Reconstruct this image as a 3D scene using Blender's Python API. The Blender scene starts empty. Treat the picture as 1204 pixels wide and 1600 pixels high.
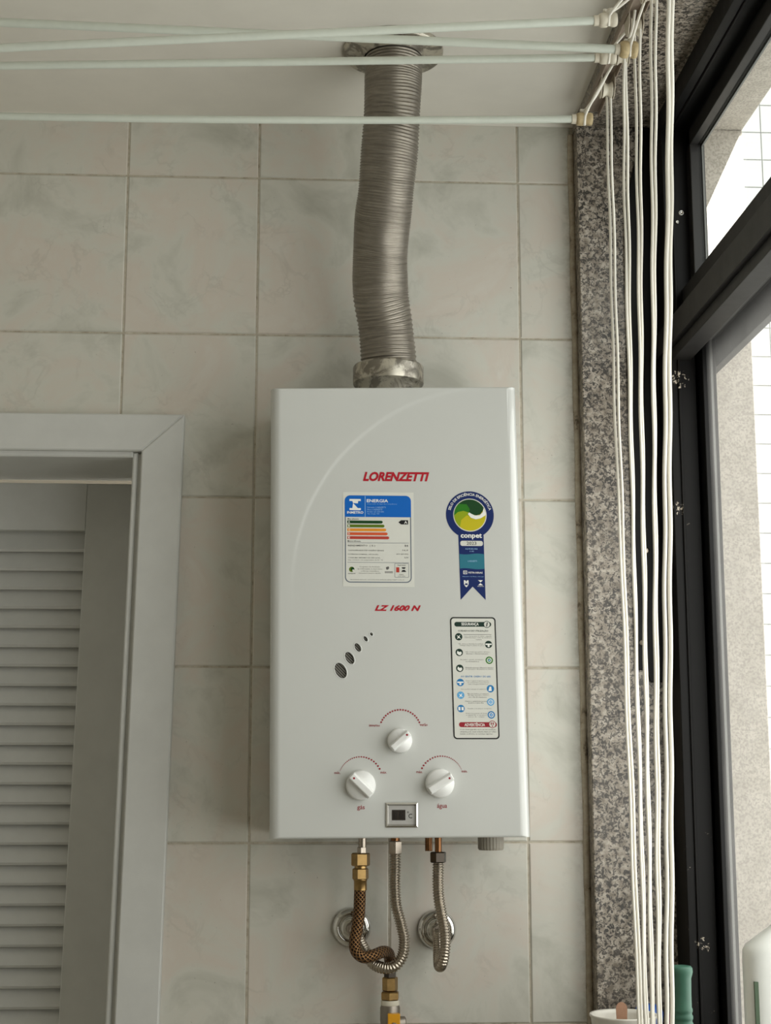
import bpy, bmesh, math, random
from mathutils import Vector, Matrix

# ------------------------------------------------------------------ camera, sky, light, exposure
S = bpy.context.scene
COL = S.collection
CAM_POS = (0.2815, -2.1567, 1.5503)
cam = bpy.data.objects.new('camera', bpy.data.cameras.new('camera'))
COL.objects.link(cam)
yaw, pitch, roll = 0.05251, 0.17179, -0.00033
fwd = Vector((math.sin(yaw) * math.cos(pitch), math.cos(yaw) * math.cos(pitch), math.sin(pitch)))
right = Vector((math.cos(yaw), -math.sin(yaw), 0))
up = right.cross(fwd)
right, up = right * math.cos(roll) + up * math.sin(roll), up * math.cos(roll) - right * math.sin(roll)
cam.matrix_world = Matrix((right, up, -fwd)).transposed().to_4x4()
cam.location = CAM_POS
cam.data.sensor_fit = 'VERTICAL'
cam.data.sensor_height = 32.0
cam.data.lens = 32.0 * 2305.457 / 1600
cam.data.clip_start = 0.05
S.camera = cam

W = bpy.data.worlds.new('sky'); S.world = W; W.use_nodes = True
bg = W.node_tree.nodes['Background']
bg.inputs[0].default_value = (1.0, 0.995, 0.97, 1)
bg.inputs[1].default_value = 3.0
S.view_settings.view_transform = 'Standard'
S.view_settings.look = 'None'
S.view_settings.gamma = 1
S.view_settings.use_curve_mapping = False
S.view_settings.exposure = 0.46
S.cycles.use_denoising = True
S.cycles.max_bounces = 10
S.cycles.diffuse_bounces = 6
S.cycles.glossy_bounces = 5
S.cycles.transparent_max_bounces = 16
S.cycles.caustics_reflective = False
S.cycles.caustics_refractive = False

pl = bpy.data.lights.new('window_portal', 'AREA')          # sampling aid for the sky seen through the window
pl.shape = 'RECTANGLE'; pl.size = 1.95; pl.size_y = 1.42
pl.cycles.is_portal = True
po = bpy.data.objects.new('window_portal', pl); COL.objects.link(po)
po.matrix_world = Matrix(((0, 0, 1, 0.96), (1, 0, 0, -1.05), (0, 1, 0, 1.81), (0, 0, 0, 1)))

gl_ = bpy.data.lights.new('sun_patch_spot', 'SPOT')               # added narrow spot imitating a patch of sun on the outer jamb
gl_.energy = 9000; gl_.spot_size = math.radians(2.0); gl_.spot_blend = 0.0; gl_.shadow_soft_size = 0.004
go_ = bpy.data.objects.new('sun_patch_spot', gl_); COL.objects.link(go_)
go_.location = (2.70, -2.70, 6.26)
go_.rotation_euler = (Vector((0.915, -0.035, 2.365)) - go_.location).to_track_quat('-Z', 'Y').to_euler()

# ------------------------------------------------------------------ helpers
rnd = random.Random(7)

def srgb(r, g, b):
    f = lambda c: (c / 255 / 12.92) if c <= 10 else ((c / 255 + 0.055) / 1.055) ** 2.4
    return (f(r), f(g), f(b), 1)

class NT:
    def __init__(s, name):
        s.m = bpy.data.materials.new(name); s.m.use_nodes = True
        s.t = s.m.node_tree; s.n = s.t.nodes; s.p = s.n['Principled BSDF']
        s.tc = None
    def node(s, kind, **kw):
        x = s.n.new(kind)
        for k, v in kw.items():
            setattr(x, k, v)
        return x
    def link(s, a, b): s.t.links.new(a, b)
    def coord(s, which='Object'):
        if s.tc is None: s.tc = s.n.new('ShaderNodeTexCoord')
        return s.tc.outputs[which]
    def geo(s):
        g = s.n.new('ShaderNodeNewGeometry'); return g.outputs['Position']
    def noise(s, vec, scale, detail=3, rough=0.5, dist=0.0):
        x = s.n.new('ShaderNodeTexNoise'); s.link(vec, x.inputs['Vector'])
        x.inputs['Scale'].default_value = scale; x.inputs['Detail'].default_value = detail
        x.inputs['Roughness'].default_value = rough; x.inputs['Distortion'].default_value = dist
        return x.outputs['Fac']
    def ramp(s, fac, stops, interp='LINEAR'):
        x = s.n.new('ShaderNodeValToRGB'); s.link(fac, x.inputs[0]); r = x.color_ramp; r.interpolation = interp
        while len(r.elements) < len(stops): r.elements.new(0.5)
        for e, (p, c) in zip(r.elements, stops):
            e.position = p; e.color = c if len(c) == 4 else (*c, 1)
        return x.outputs[0]
    def mix(s, fac, a, b, mode='MIX'):
        x = s.n.new('ShaderNodeMix'); x.data_type = 'RGBA'; x.blend_type = mode
        for i, v in ((0, fac), (6, a), (7, b)):
            if hasattr(v, 'links') or hasattr(v, 'is_linked'): s.link(v, x.inputs[i])
            else: x.inputs[i].default_value = v
        return x.outputs[2]
    def math(s, op, a, b=0.0):
        x = s.n.new('ShaderNodeMath'); x.operation = op
        for i, v in ((0, a), (1, b)):
            if hasattr(v, 'is_linked'): s.link(v, x.inputs[i])
            else: x.inputs[i].default_value = v
        return x.outputs[0]
    def bump(s, h, strength=0.2, dist=0.001):
        x = s.n.new('ShaderNodeBump'); s.link(h, x.inputs['Height'])
        x.inputs['Strength'].default_value = strength; x.inputs['Distance'].default_value = dist
        s.link(x.outputs[0], s.p.inputs['Normal'])
    def set(s, color=None, rough=None, metal=None, coat=None, spec=None):
        for nm, v in (('Base Color', color), ('Roughness', rough), ('Metallic', metal), ('Coat Weight', coat), ('Specular IOR Level', spec)):
            if v is None: continue
            if hasattr(v, 'is_linked'): s.link(v, s.p.inputs[nm])
            else: s.p.inputs[nm].default_value = v
        return s

def plain(name, rgb, rough=0.5, metal=0.0, coat=0.0, grain=0.06, scale=60, bump=0.0, spec=None):
    a = NT(name); n = a.noise(a.coord(), scale, 4, 0.6)
    c = srgb(*rgb)
    lo = tuple(x * (1 - grain) for x in c[:3]); hi = tuple(min(1, x * (1 + grain)) for x in c[:3])
    a.set(a.ramp(n, [(0.3, lo), (0.7, hi)]), a.ramp(n, [(0.2, (rough * .9,) * 3), (0.8, (min(1, rough * 1.1),) * 3)]), metal, coat, spec)
    if bump: a.bump(n, bump, 0.0005)
    return a.m

M = {}
# wall tile: beige glazed ceramic with cloudy grey veins
a = NT('glazed_tile'); pos = a.geo()
oi = a.node('ShaderNodeObjectInfo')
off = a.node('ShaderNodeVectorMath', operation='MULTIPLY_ADD')
comb = a.node('ShaderNodeCombineXYZ')
for i in range(3): a.link(oi.outputs['Random'], comb.inputs[i])
a.link(comb.outputs[0], off.inputs[0]); off.inputs[1].default_value = (9, 5, 13); a.link(pos, off.inputs[2])
v = off.outputs[0]
cloud = a.noise(v, 9, 5, 0.6, 0.6)
vein = a.noise(v, 17, 4, 0.6, 0.5)
veinm = a.math('SUBTRACT', 0.5, a.math('ABSOLUTE', a.math('SUBTRACT', vein, 0.5)))
base = a.ramp(cloud, [(0.28, srgb(182, 181, 170)), (0.46, srgb(205, 203, 193)), (0.6, srgb(207, 198, 187)), (0.8, srgb(212, 209, 200))])
wm = a.ramp(veinm, [(0.462, (0, 0, 0)), (0.5, (1, 1, 1))])
wm2 = a.math('MULTIPLY', wm, a.ramp(a.noise(v, 13, 2), [(0.46, (0, 0, 0)), (0.66, (1, 1, 1))]))
col = a.mix(a.math('MULTIPLY', wm2, 0.2), base, srgb(150, 146, 136))
# brown grime gathered along the granite edge
sep = a.node('ShaderNodeSeparateXYZ'); a.link(pos, sep.inputs[0])
edge = a.math('SUBTRACT', 1.0, a.math('DIVIDE', a.math('SUBTRACT', 0.690, sep.outputs[0]), 0.055))
gr = a.math('MULTIPLY', a.ramp(a.noise(pos, 60, 5, 0.7), [(0.42, (0, 0, 0)), (0.62, (1, 1, 1))]), a.ramp(edge, [(0.55, (0, 0, 0)), (1.0, (1, 1, 1))]))
topm = a.ramp(a.math('ADD', a.math('MULTIPLY', sep.outputs[2], 5.0), a.math('MULTIPLY', a.noise(pos, 30, 4, 0.65), 0.5)), [(0.0, (0, 0, 0)), (1, (0, 0, 0))])
speck = a.ramp(a.noise(pos, 190, 2, 0.5), [(0.735, (0, 0, 0)), (0.765, (1, 1, 1))])
col = a.mix(a.math('MULTIPLY', speck, 0.5), col, srgb(105, 98, 84))
col = a.mix(a.math('MULTIPLY', gr, 0.65), col, srgb(120, 106, 86))
a.set(col, 0.28, 0, None, 0.5)
a.bump(cloud, 0.08, 0.002)
M['tile'] = a.m

a = NT('grout'); n = a.noise(a.geo(), 70, 5, 0.7)
a.set(a.ramp(n, [(0.3, srgb(150, 140, 122)), (0.5, srgb(184, 176, 160)), (0.75, srgb(200, 194, 180))]), 0.9); a.bump(n, 0.4, 0.001); M['grout'] = a.m
a = NT('dirty_sealant'); n = a.noise(a.geo(), 55, 6, 0.7)
a.set(a.ramp(n, [(0.33, srgb(96, 84, 68)), (0.43, srgb(158, 145, 126)), (0.7, srgb(184, 174, 156))]), 0.8); a.bump(n, 0.5, 0.002); M['sealant'] = a.m
# speckled granite
a = NT('speckled_granite'); pos = a.geo()
n1 = a.noise(pos, 210, 3, 0.6, 0.9); n2 = a.noise(pos, 95, 3, 0.6); n3 = a.noise(pos, 16, 3)
b1 = a.ramp(n2, [(0.35, srgb(116, 106, 94)), (0.5, srgb(150, 140, 127)), (0.68, srgb(184, 174, 161))])
dk = a.ramp(n1, [(0.455, (1, 1, 1)), (0.505, (0, 0, 0))])
dk = a.math('MULTIPLY', dk, a.ramp(n3, [(0.3, (1, 1, 1)), (0.75, (0.72,) * 3)]))
a.set(a.mix(a.math('MULTIPLY', dk, 0.96), b1, srgb(30, 27, 25)), 0.32, 0, None, 0.5); M['granite'] = a.m

a = NT('exterior_render'); pos = a.geo(); n1 = a.noise(pos, 330, 3, 0.6); n2 = a.noise(pos, 40, 3)
a.set(a.mix(a.ramp(n1, [(0.40, (0.75,) * 3), (0.55, (0, 0, 0))]), a.ramp(n2, [(0.35, srgb(146, 139, 128)), (0.65, srgb(158, 151, 140))]), srgb(124, 117, 107)), 0.8); M['render'] = a.m
M['plaster'] = plain('ceiling_paint', (224, 220, 210), 0.9, scale=14, grain=0.03, bump=0.15)
M['paint'] = plain('room_paint', (232, 229, 221), 0.85, scale=14, grain=0.03)
M['floor'] = plain('floor_tile', (214, 209, 198), 0.4, scale=10)
M['door'] = plain('white_door_paint', (203, 203, 199), 0.45, scale=22, grain=0.035, bump=0.1)
M['enamel'] = plain('white_enamel', (200, 201, 197), 0.17, coat=0.6, grain=0.012, scale=5)
M['knob'] = plain('white_plastic', (226, 226, 223), 0.3, grain=0.01)
M['chrome'] = plain('polished_chrome', (205, 203, 198), 0.08, 1.0, grain=0.03)
M['steel'] = plain('hose_steel', (176, 166, 152), 0.22, 1.0, grain=0.12, scale=130)
M['nutsteel'] = plain('nut_steel', (158, 148, 136), 0.28, 1.0, grain=0.1)
M['darknut'] = plain('dark_nut_metal', (70, 64, 58), 0.3, 1.0, grain=0.1)
M['brass'] = plain('aged_brass', (152, 124, 80), 0.3, 1.0, grain=0.15, scale=160)
M['copper'] = plain('copper_pipe', (122, 86, 58), 0.28, 1.0, grain=0.12)
M['castgrey'] = plain('grey_cast_metal', (142, 134, 124), 0.45, 1.0, grain=0.12)
M['ptfe'] = plain('white_thread_tape', (205, 198, 180), 0.7, grain=0.1)
M['yellow'] = plain('yellow_handle_paint', (222, 156, 22), 0.35, coat=0.3)
M['greyplug'] = plain('grey_plastic', (150, 144, 132), 0.6)
M['black'] = plain('black_anodised_aluminium', (8, 7, 7), 0.5, 0.0, grain=0.25, scale=30, spec=0.22)
M['black2'] = plain('dark_bronze_aluminium', (28, 26, 24), 0.5, 0.0, grain=0.1, scale=30, spec=0.35)
SPLASH = [((0.8165, -0.1, 2.108), 0.018), ((0.807, -0.1, 2.060), 0.010), ((0.8065, -0.1, 1.918), 0.016), ((0.8205, -0.1, 1.312), 0.014), ((0.818, -0.1, 2.26), 0.008)]
a = NT('scuffed_black_paint'); n = a.noise(a.geo(), 55, 6, 0.75)
n_ = a.noise(a.geo(), 7, 2)
f = a.math('MULTIPLY', a.ramp(n, [(0.66, (0, 0, 0)), (0.70, (1, 1, 1))]), a.ramp(n_, [(0.52, (0, 0, 0)), (0.6, (1, 1, 1))]))
nf = a.ramp(a.noise(a.geo(), 150, 4, 0.7), [(0.56, (0, 0, 0)), (0.59, (1, 1, 1))]); nw = a.noise(a.geo(), 45, 2)
for c_, r_ in SPLASH:
    d_ = a.node('ShaderNodeVectorMath', operation='DISTANCE'); a.link(a.geo(), d_.inputs[0]); d_.inputs[1].default_value = c_
    f = a.math('MAXIMUM', f, a.math('MULTIPLY', nf, a.math('LESS_THAN', a.math('ADD', d_.outputs['Value'], a.math('MULTIPLY', nw, 0.03)), r_ + 0.009)))
a.set(a.mix(f, srgb(10, 8, 7), srgb(196, 184, 168)), 0.5, None, None, 0.18); M['scuffed'] = a.m
M['bead'] = plain('pale_glazing_bead', (96, 96, 93), 0.5, 0.3)
M['rod'] = plain('painted_rod', (206, 211, 200), 0.35, grain=0.03)
M['cap'] = plain('yellowed_plastic', (190, 170, 130), 0.55, grain=0.2, scale=120)
M['capwhite'] = plain('ivory_plastic', (212, 204, 186), 0.5, grain=0.06)
M['rail'] = plain('old_rail_paint', (142, 128, 114), 0.6, grain=0.18, scale=40)
M['bracket'] = plain('bracket_paint', (190, 180, 162), 0.55, grain=0.08)
a = NT('cotton_cord'); uv = a.coord('UV')
w = a.node('ShaderNodeTexWave'); mp = a.node('ShaderNodeMapping'); mp.inputs['Rotation'].default_value = (0, 0, 0.6)
a.link(uv, mp.inputs[0]); a.link(mp.outputs[0], w.inputs['Vector']); w.inputs['Scale'].default_value = 3.0
a.set(a.ramp(w.outputs['Fac'], [(0.0, srgb(226, 220, 206)), (1.0, srgb(244, 240, 230))]), 0.85); a.bump(w.outputs['Fac'], 0.4, 0.0006); M['cord'] = a.m
a = NT('braided_brown_hose'); uv = a.coord('UV')
c1 = a.node('ShaderNodeSeparateXYZ'); a.link(uv, c1.inputs[0])
s1 = a.math('SINE', a.math('MULTIPLY', a.math('ADD', c1.outputs[0], c1.outputs[1]), 2 * math.pi * 9))
s2 = a.math('SINE', a.math('MULTIPLY', a.math('SUBTRACT', c1.outputs[0], c1.outputs[1]), 2 * math.pi * 9))
mx = a.math('MAXIMUM', s1, s2); mn = a.math('MULTIPLY', mx, 1.0)
a.set(a.ramp(mn, [(0.1, srgb(34, 22, 12)), (0.75, srgb(92, 62, 34)), (1.0, srgb(150, 112, 70))]), 0.4, 0.6); a.bump(mn, 0.7, 0.001); M['braid'] = a.m
# flexible aluminium duct
a = NT('duct_foil'); uv = a.coord('UV'); n = a.noise(uv, 5, 4, 0.6); n2 = a.noise(a.geo(), 110, 4, 0.7)
a.set(a.mix(a.math('MULTIPLY', n2, 0.6), a.ramp(n, [(0.3, srgb(126, 120, 110)), (0.7, srgb(172, 165, 153))]), srgb(112, 104, 94)), 0.42, 0.75); M['duct'] = a.m
a = NT('spotted_zinc'); n = a.noise(a.geo(), 42, 5, 0.65, 0.7)
a.set(a.ramp(n, [(0.44, srgb(132, 126, 116)), (0.5, srgb(172, 166, 154)), (0.56, srgb(196, 190, 176))]), 0.35, 0.8); M['zinc'] = a.m
a = NT('vent_mesh'); pos = a.geo()
ck = a.node('ShaderNodeTexWave', bands_direction='DIAGONAL'); a.link(pos, ck.inputs['Vector']); ck.inputs['Scale'].default_value = 160
a.set(a.ramp(ck.outputs['Fac'], [(0.35, srgb(48, 46, 42)), (0.7, srgb(128, 125, 118))]), 0.5, 0.5); M['mesh'] = a.m
M['screen'] = plain('display_screen', (52, 46, 42), 0.15)
M['seg'] = plain('display_segment', (24, 20, 18), 0.3)
M['plate'] = plain('silver_display_plate', (188, 186, 182), 0.35, 0.4)
M['teal'] = plain('green_rubber', (54, 98, 80), 0.5, grain=0.08)
M['whiteplastic'] = plain('white_bottle_plastic', (228, 229, 224), 0.3, grain=0.02)
M['greenlabel'] = plain('green_label_print', (52, 74, 46), 0.5)
M['wood'] = plain('pale_wood', (176, 134, 108), 0.6, grain=0.15)
M['blueplastic'] = plain('blue_plastic', (40, 92, 178), 0.35)
M['pinkplastic'] = plain('pink_plastic', (196, 120, 140), 0.45)
M['ceramic'] = plain('white_cup_plastic', (220, 216, 206), 0.35)
M['facade'] = plain('white_facade_tile', (152, 152, 149), 0.35, grain=0.03, scale=3)
M['facadegrout'] = plain('facade_joint', (116, 116, 113), 0.9)
a = NT('window_glass')
for x in list(a.n):
    if x.type == 'BSDF_PRINCIPLED': a.n.remove(x)
tr = a.node('ShaderNodeBsdfTransparent'); gl = a.node('ShaderNodeBsdfGlossy'); mxs = a.node('ShaderNodeMixShader')
tr.inputs[0].default_value = (0.93, 0.95, 0.94, 1); gl.inputs['Roughness'].default_value = 0.02
mxs.inputs[0].default_value = 0.06
a.link(tr.outputs[0], mxs.inputs[1]); a.link(gl.outputs[0], mxs.inputs[2]); a.link(mxs.outputs[0], a.n['Material Output'].inputs[0]); M['glass'] = a.m
a = NT('dust_veil_glass')  # thin dust, with a translucent veil added to brighten the lower panes
for x in list(a.n):
    if x.type == 'BSDF_PRINCIPLED': a.n.remove(x)
tr = a.node('ShaderNodeBsdfTransparent'); tl = a.node('ShaderNodeBsdfTranslucent'); gl = a.node('ShaderNodeBsdfGlossy'); m1 = a.node('ShaderNodeMixShader'); m2 = a.node('ShaderNodeMixShader')
tr.inputs[0].default_value = (0.94, 0.95, 0.94, 1); tl.inputs[0].default_value = (0.82, 0.80, 0.76, 1); gl.inputs['Roughness'].default_value = 0.03
nz = a.noise(a.geo(), 12, 4, 0.6); a.link(a.math('ADD', 0.025, a.math('MULTIPLY', nz, 0.04)), m1.inputs[0]); m2.inputs[0].default_value = 0.05
a.link(tr.outputs[0], m1.inputs[1]); a.link(tl.outputs[0], m1.inputs[2]); a.link(m1.outputs[0], m2.inputs[1]); a.link(gl.outputs[0], m2.inputs[2]); a.link(m2.outputs[0], a.n['Material Output'].inputs[0]); M['dustveil'] = a.m
for nm, rgb in dict(p_red=(172, 22, 40), p_blue=(6, 96, 184), p_navy=(10, 34, 92), p_white=(232, 232, 226), p_black=(26, 26, 26),
                    p_grey=(104, 112, 124), p_green=(16, 62, 24), p_leaf=(88, 112, 22), p_mid=(38, 112, 20), p_lime=(140, 158, 14), p_yellow=(190, 178, 24), p_orange=(222, 144, 44), p_coral=(206, 88, 50),
                    p_brick=(178, 62, 50), p_teal=(42, 112, 130), p_label=(211, 211, 203), p_sky=(94, 164, 212), p_deep=(32, 118, 178),
                    p_dgreen=(22, 48, 38), p_maroon=(146, 34, 46), p_text=(96, 94, 92), p_pale=(150, 190, 225)).items():
    M[nm] = plain(nm.replace('p_', 'print_'), rgb, 0.45, grain=0.01, spec=0.25)

class MB:
    """collects shapes and links them as ONE mesh object"""
    def __init__(s): s.v = []; s.f = []; s.mi = []; s.sm = []; s.uv = None
    def add(s, vs, fs, mi=0, smooth=False):
        o = len(s.v); s.v += [tuple(p) for p in vs]
        for f in fs: s.f.append(tuple(i + o for i in f)); s.mi.append(mi); s.sm.append(smooth)
        return s
    def box(s, a, b, mi=0):
        x0, y0, z0 = a; x1, y1, z1 = b
        vs = [(x, y, z) for x in (x0, x1) for y in (y0, y1) for z in (z0, z1)]
        return s.add(vs, [(0, 1, 3, 2), (4, 6, 7, 5), (0, 4, 5, 1), (2, 3, 7, 6), (0, 2, 6, 4), (1, 5, 7, 3)], mi)
    def lathe(s, origin, axis, prof, seg=32, mi=0, smooth=True, caps=True, start=0.0):
        o = Vector(origin); ax = Vector(axis).normalized()
        e1 = ax.orthogonal().normalized() if abs(ax.z) < 0.9 else Vector((1, 0, 0)); e1 = (e1 - ax * e1.dot(ax)).normalized(); e2 = ax.cross(e1)
        vs = []; fs = []
        for r, h in prof:
            for k in range(seg):
                t = start + 2 * math.pi * k / seg
                vs.append(o + ax * h + (e1 * math.cos(t) + e2 * math.sin(t)) * r)
        for i in range(len(prof) - 1):
            for k in range(seg):
                k2 = (k + 1) % seg
                fs.append((i * seg + k, i * seg + k2, (i + 1) * seg + k2, (i + 1) * seg + k))
        s.add(vs, fs, mi, smooth)
        if caps:
            n = len(prof)
            s.add(vs[:seg], [tuple(reversed(range(seg)))], mi); s.add(vs[(n - 1) * seg:], [tuple(range(seg))], mi)
        return s
    def hexnut(s, origin, axis, r, h0, h1, mi=0, start=0.3):
        c = r * 0.12
        return s.lathe(origin, axis, [(r - c, h0), (r, h0 + c), (r, h1 - c), (r - c, h1)], 6, mi, False, True, start)
    def sweep(s, pts, rad, seg=16, mi=0, caps=True, smooth=True, uvlen=None):
        """tube through pts; rad is a number or a list"""
        P = [Vector(p) for p in pts]; n = len(P)
        T = [((P[min(i + 1, n - 1)] - P[max(i - 1, 0)])).normalized() for i in range(n)]
        nrm = T[0].orthogonal().normalized()
        vs = []; fs = []; uvs = []; L = 0
        for i in range(n):
            if i: L += (P[i] - P[i - 1]).length
            nrm = (nrm - T[i] * nrm.dot(T[i])).normalized(); bn = T[i].cross(nrm)
            r = rad[i] if isinstance(rad, (list, tuple)) else rad
            for k in range(seg):
                t = 2 * math.pi * k / seg
                vs.append(P[i] + (nrm * math.cos(t) + bn * math.sin(t)) * r)
                uvs.append((k / seg, L / (uvlen or 1)))
        uvf = []
        for i in range(n - 1):
            for k in range(seg):
                k2 = (k + 1) % seg
                fs.append((i * seg + k, i * seg + k2, (i + 1) * seg + k2, (i + 1) * seg + k))
                u0 = k / seg; u1 = (k + 1) / seg; v0 = uvs[i * seg][1]; v1 = uvs[(i + 1) * seg][1]
                uvf.append([(u0, v0), (u1, v0), (u1, v1), (u0, v1)])
        s.add(vs, fs, mi, smooth)
        if uvlen: s.uv = (s.uv or []) + uvf
        if caps:
            s.add(vs[:seg], [tuple(reversed(range(seg)))], mi); s.add(vs[-seg:], [tuple(range(seg))], mi)
            if uvlen: s.uv += [[(0, 0)] * seg] * 2
        return s
    def prism(s, poly, y0, y1, b=0.0, mi=0):
        """orthogonal or convex polygon in (x, z); back at y0, front at y1, front edge chamfered by b"""
        n = len(poly)
        area = sum(poly[i][0] * poly[(i + 1) % n][1] - poly[(i + 1) % n][0] * poly[i][1] for i in range(n))
        if area < 0: poly = poly[::-1]
        ins = []
        for i in range(n):
            p0, p1, p2 = (Vector(poly[j % n]) for j in (i - 1, i, i + 1))
            d1 = (p1 - p0).normalized(); d2 = (p2 - p1).normalized()
            n1 = Vector((-d1.y, d1.x)); n2 = Vector((-d2.y, d2.x)); m = (n1 + n2)
            ins.append(p1 + m * (b / max(0.2, 1 + n1.dot(n2))))
        sg = 1 if y1 > y0 else -1
        rings = [(poly, y0), (poly, y1 - sg * b), ([p1 * .7 + Vector(q) * .3 for p1, q in zip(ins, poly)], y1 - sg * b * .3), (ins, y1)] if b else [(poly, y0), (poly, y1)]
        vs = [(p[0], y, p[1]) for r, y in rings for p in r]; fs = []
        for i in range(len(rings) - 1):
            for k in range(n):
                k2 = (k + 1) % n; fs.append((i * n + k, (i + 1) * n + k, (i + 1) * n + k2, i * n + k2))
        fs.append(tuple(range(n))); fs.append(tuple(reversed(range((len(rings) - 1) * n, len(rings) * n))))
        return s.add(vs, fs, mi)
    def mesh(s, name, mats):
        me = bpy.data.meshes.new(name); me.from_pydata(s.v, [], s.f); me.update()
        for m in (mats if isinstance(mats, (list, tuple)) else [mats]): me.materials.append(m)
        me.polygons.foreach_set('material_index', s.mi); me.polygons.foreach_set('use_smooth', s.sm)
        if s.uv:
            l = me.uv_layers.new(name='UVMap'); i = 0
            for f in s.uv:
                for c in f: l.data[i].uv = c; i += 1
        bm = bmesh.new(); bm.from_mesh(me); bmesh.ops.recalc_face_normals(bm, faces=bm.faces); bm.to_mesh(me); bm.free()
        return me
    def build(s, name, mats, parent=None, bevel=0.0, seg=2):
        o = link(name, s.mesh(name, mats), parent)
        if bevel:
            b = o.modifiers.new('bevel', 'BEVEL'); b.width = bevel; b.segments = seg; b.limit_method = 'ANGLE'; b.angle_limit = 0.6
        return o

def link(name, me, parent=None):
    o = bpy.data.objects.new(name, me); COL.objects.link(o)
    if parent is not None:
        o.parent = parent
        if parent.parent is None and parent.type == 'EMPTY': o.location = -parent.location
    return o

def empty(name, loc):
    o = bpy.data.objects.new(name, None); COL.objects.link(o); o.location = loc; o.empty_display_size = 0.05
    return o

def tag(o, label, cat, group=None):
    o['label'] = label; o['category'] = cat
    if group: o['group'] = group
    return o

def structure(o, label=None):
    o['kind'] = 'structure'
    if label: o['label'] = label
    return o

def smooth_path(ctrl, step=0.004):
    P = [Vector(p) for p in ctrl]; P = [P[0] * 2 - P[1]] + P + [P[-1] * 2 - P[-2]]
    out = []
    for i in range(1, len(P) - 2):
        p0, p1, p2, p3 = P[i - 1:i + 3]; n = max(2, int((p2 - p1).length / step))
        for k in range(n):
            t = k / n
            out.append(0.5 * ((2 * p1) + (p2 - p0) * t + (2 * p0 - 5 * p1 + 4 * p2 - p3) * t * t + (3 * p1 - p0 - 3 * p2 + p3) * t ** 3))
    out.append(P[-2]); return out

def resample(P, step):
    L = [0]
    for i in range(1, len(P)): L.append(L[-1] + (P[i] - P[i - 1]).length)
    n = max(2, int(L[-1] / step)); out = []; j = 0
    for k in range(n + 1):
        d = L[-1] * k / n
        while j < len(L) - 2 and L[j + 1] < d: j += 1
        t = (d - L[j]) / max(1e-9, L[j + 1] - L[j]); out.append(P[j].lerp(P[j + 1], min(1, t)))
    return out

# ------------------------------------------------------------------ room shell
CEIL = 2.543; SOF = 2.525; JY = -0.035; RX = 0.688
lean = lambda x, z: x + (z - 2.066) * 0.0186              # the door surround leans a little
DO_L, DO_R, DO_T = -0.765, 0.052, 2.03                     # rough opening
b = MB()
b.box((-1.6, 0.0016, 0), (DO_L, 0.2, CEIL)); b.box((DO_R, 0.0016, 0), (RX, 0.2, CEIL)); b.box((DO_L, 0.0016, DO_T), (DO_R, 0.2, CEIL))
wall = structure(b.build('wall_back', M['grout']), 'back wall of beige marbled tiles above and beside the white door')
Z0 = 2.445; G = 0.0011
for c in range(-6, 4):
    for r in range(-1, 10):
        x0 = c * 0.2 + G; x1 = (c + 1) * 0.2 - G; z1 = Z0 - r * 0.25 - G; z0 = Z0 - (r + 1) * 0.25 + G
        z1 = min(z1, CEIL - 0.001); z0 = max(z0, 0.001); x1 = min(x1, RX - 0.004)
        polys = []
        if z0 >= DO_T or x1 <= DO_L or x0 >= DO_R: polys = [[(x0, z0), (x1, z0), (x1, z1), (x0, z1)]]
        else:
            l = x0 if x0 < DO_L else None; rr = x1 if x1 > DO_R else None
            if z1 > DO_T:
                if rr and l is None: polys = [[(x0, DO_T), (DO_R, DO_T), (DO_R, z0), (x1, z0), (x1, z1), (x0, z1)]]
                elif l is not None: polys = [[(x0, z0), (DO_L, z0), (DO_L, DO_T), (x1, DO_T), (x1, z1), (x0, z1)]]
                else: polys = [[(x0, DO_T), (x1, DO_T), (x1, z1), (x0, z1)]]
            else:
                if l is not None: polys.append([(x0, z0), (DO_L, z0), (DO_L, z1), (x0, z1)])
                if rr: polys.append([(DO_R, z0), (x1, z0), (x1, z1), (DO_R, z1)])
        for p in polys:
            j = (rnd.random() - .5) * 0.0008
            MB().prism(p, 0.004, 0.0 + j, 0.0018).build('tile', M['tile'], wall)

structure(MB().box((-1.6, -3.3, CEIL), (0.93, 0.2, CEIL + 0.12)).build('ceiling', M['plaster']), 'off-white plaster ceiling above the water heater')
structure(MB().box((-1.6, -3.3, -0.1), (0.93, 0.2, 0)).build('floor', M['floor']))
structure(MB().box((-1.7, -3.3, 0), (-1.6, 0.2, CEIL)).build('wall_left', M['paint']))
structure(MB().box((-1.7, -3.4, 0), (0.93, -3.3, CEIL)).build('wall_rear', M['paint']))
b = MB(); b.box((RX, -3.3, 0), (0.93, 0.0, 1.07)); b.box((RX, -3.3, 1.07), (0.93, -2.05, CEIL))
structure(b.build('wall_right', M['paint']))
# plaster cove where the ceiling meets the tiles
structure(MB().sweep([(-1.6, -0.001, CEIL - 0.001), (RX, -0.001, CEIL - 0.001)], 0.004, 8).build('trim_1', M['plaster']), 'thin plaster bead between the tiles and the ceiling')
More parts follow.
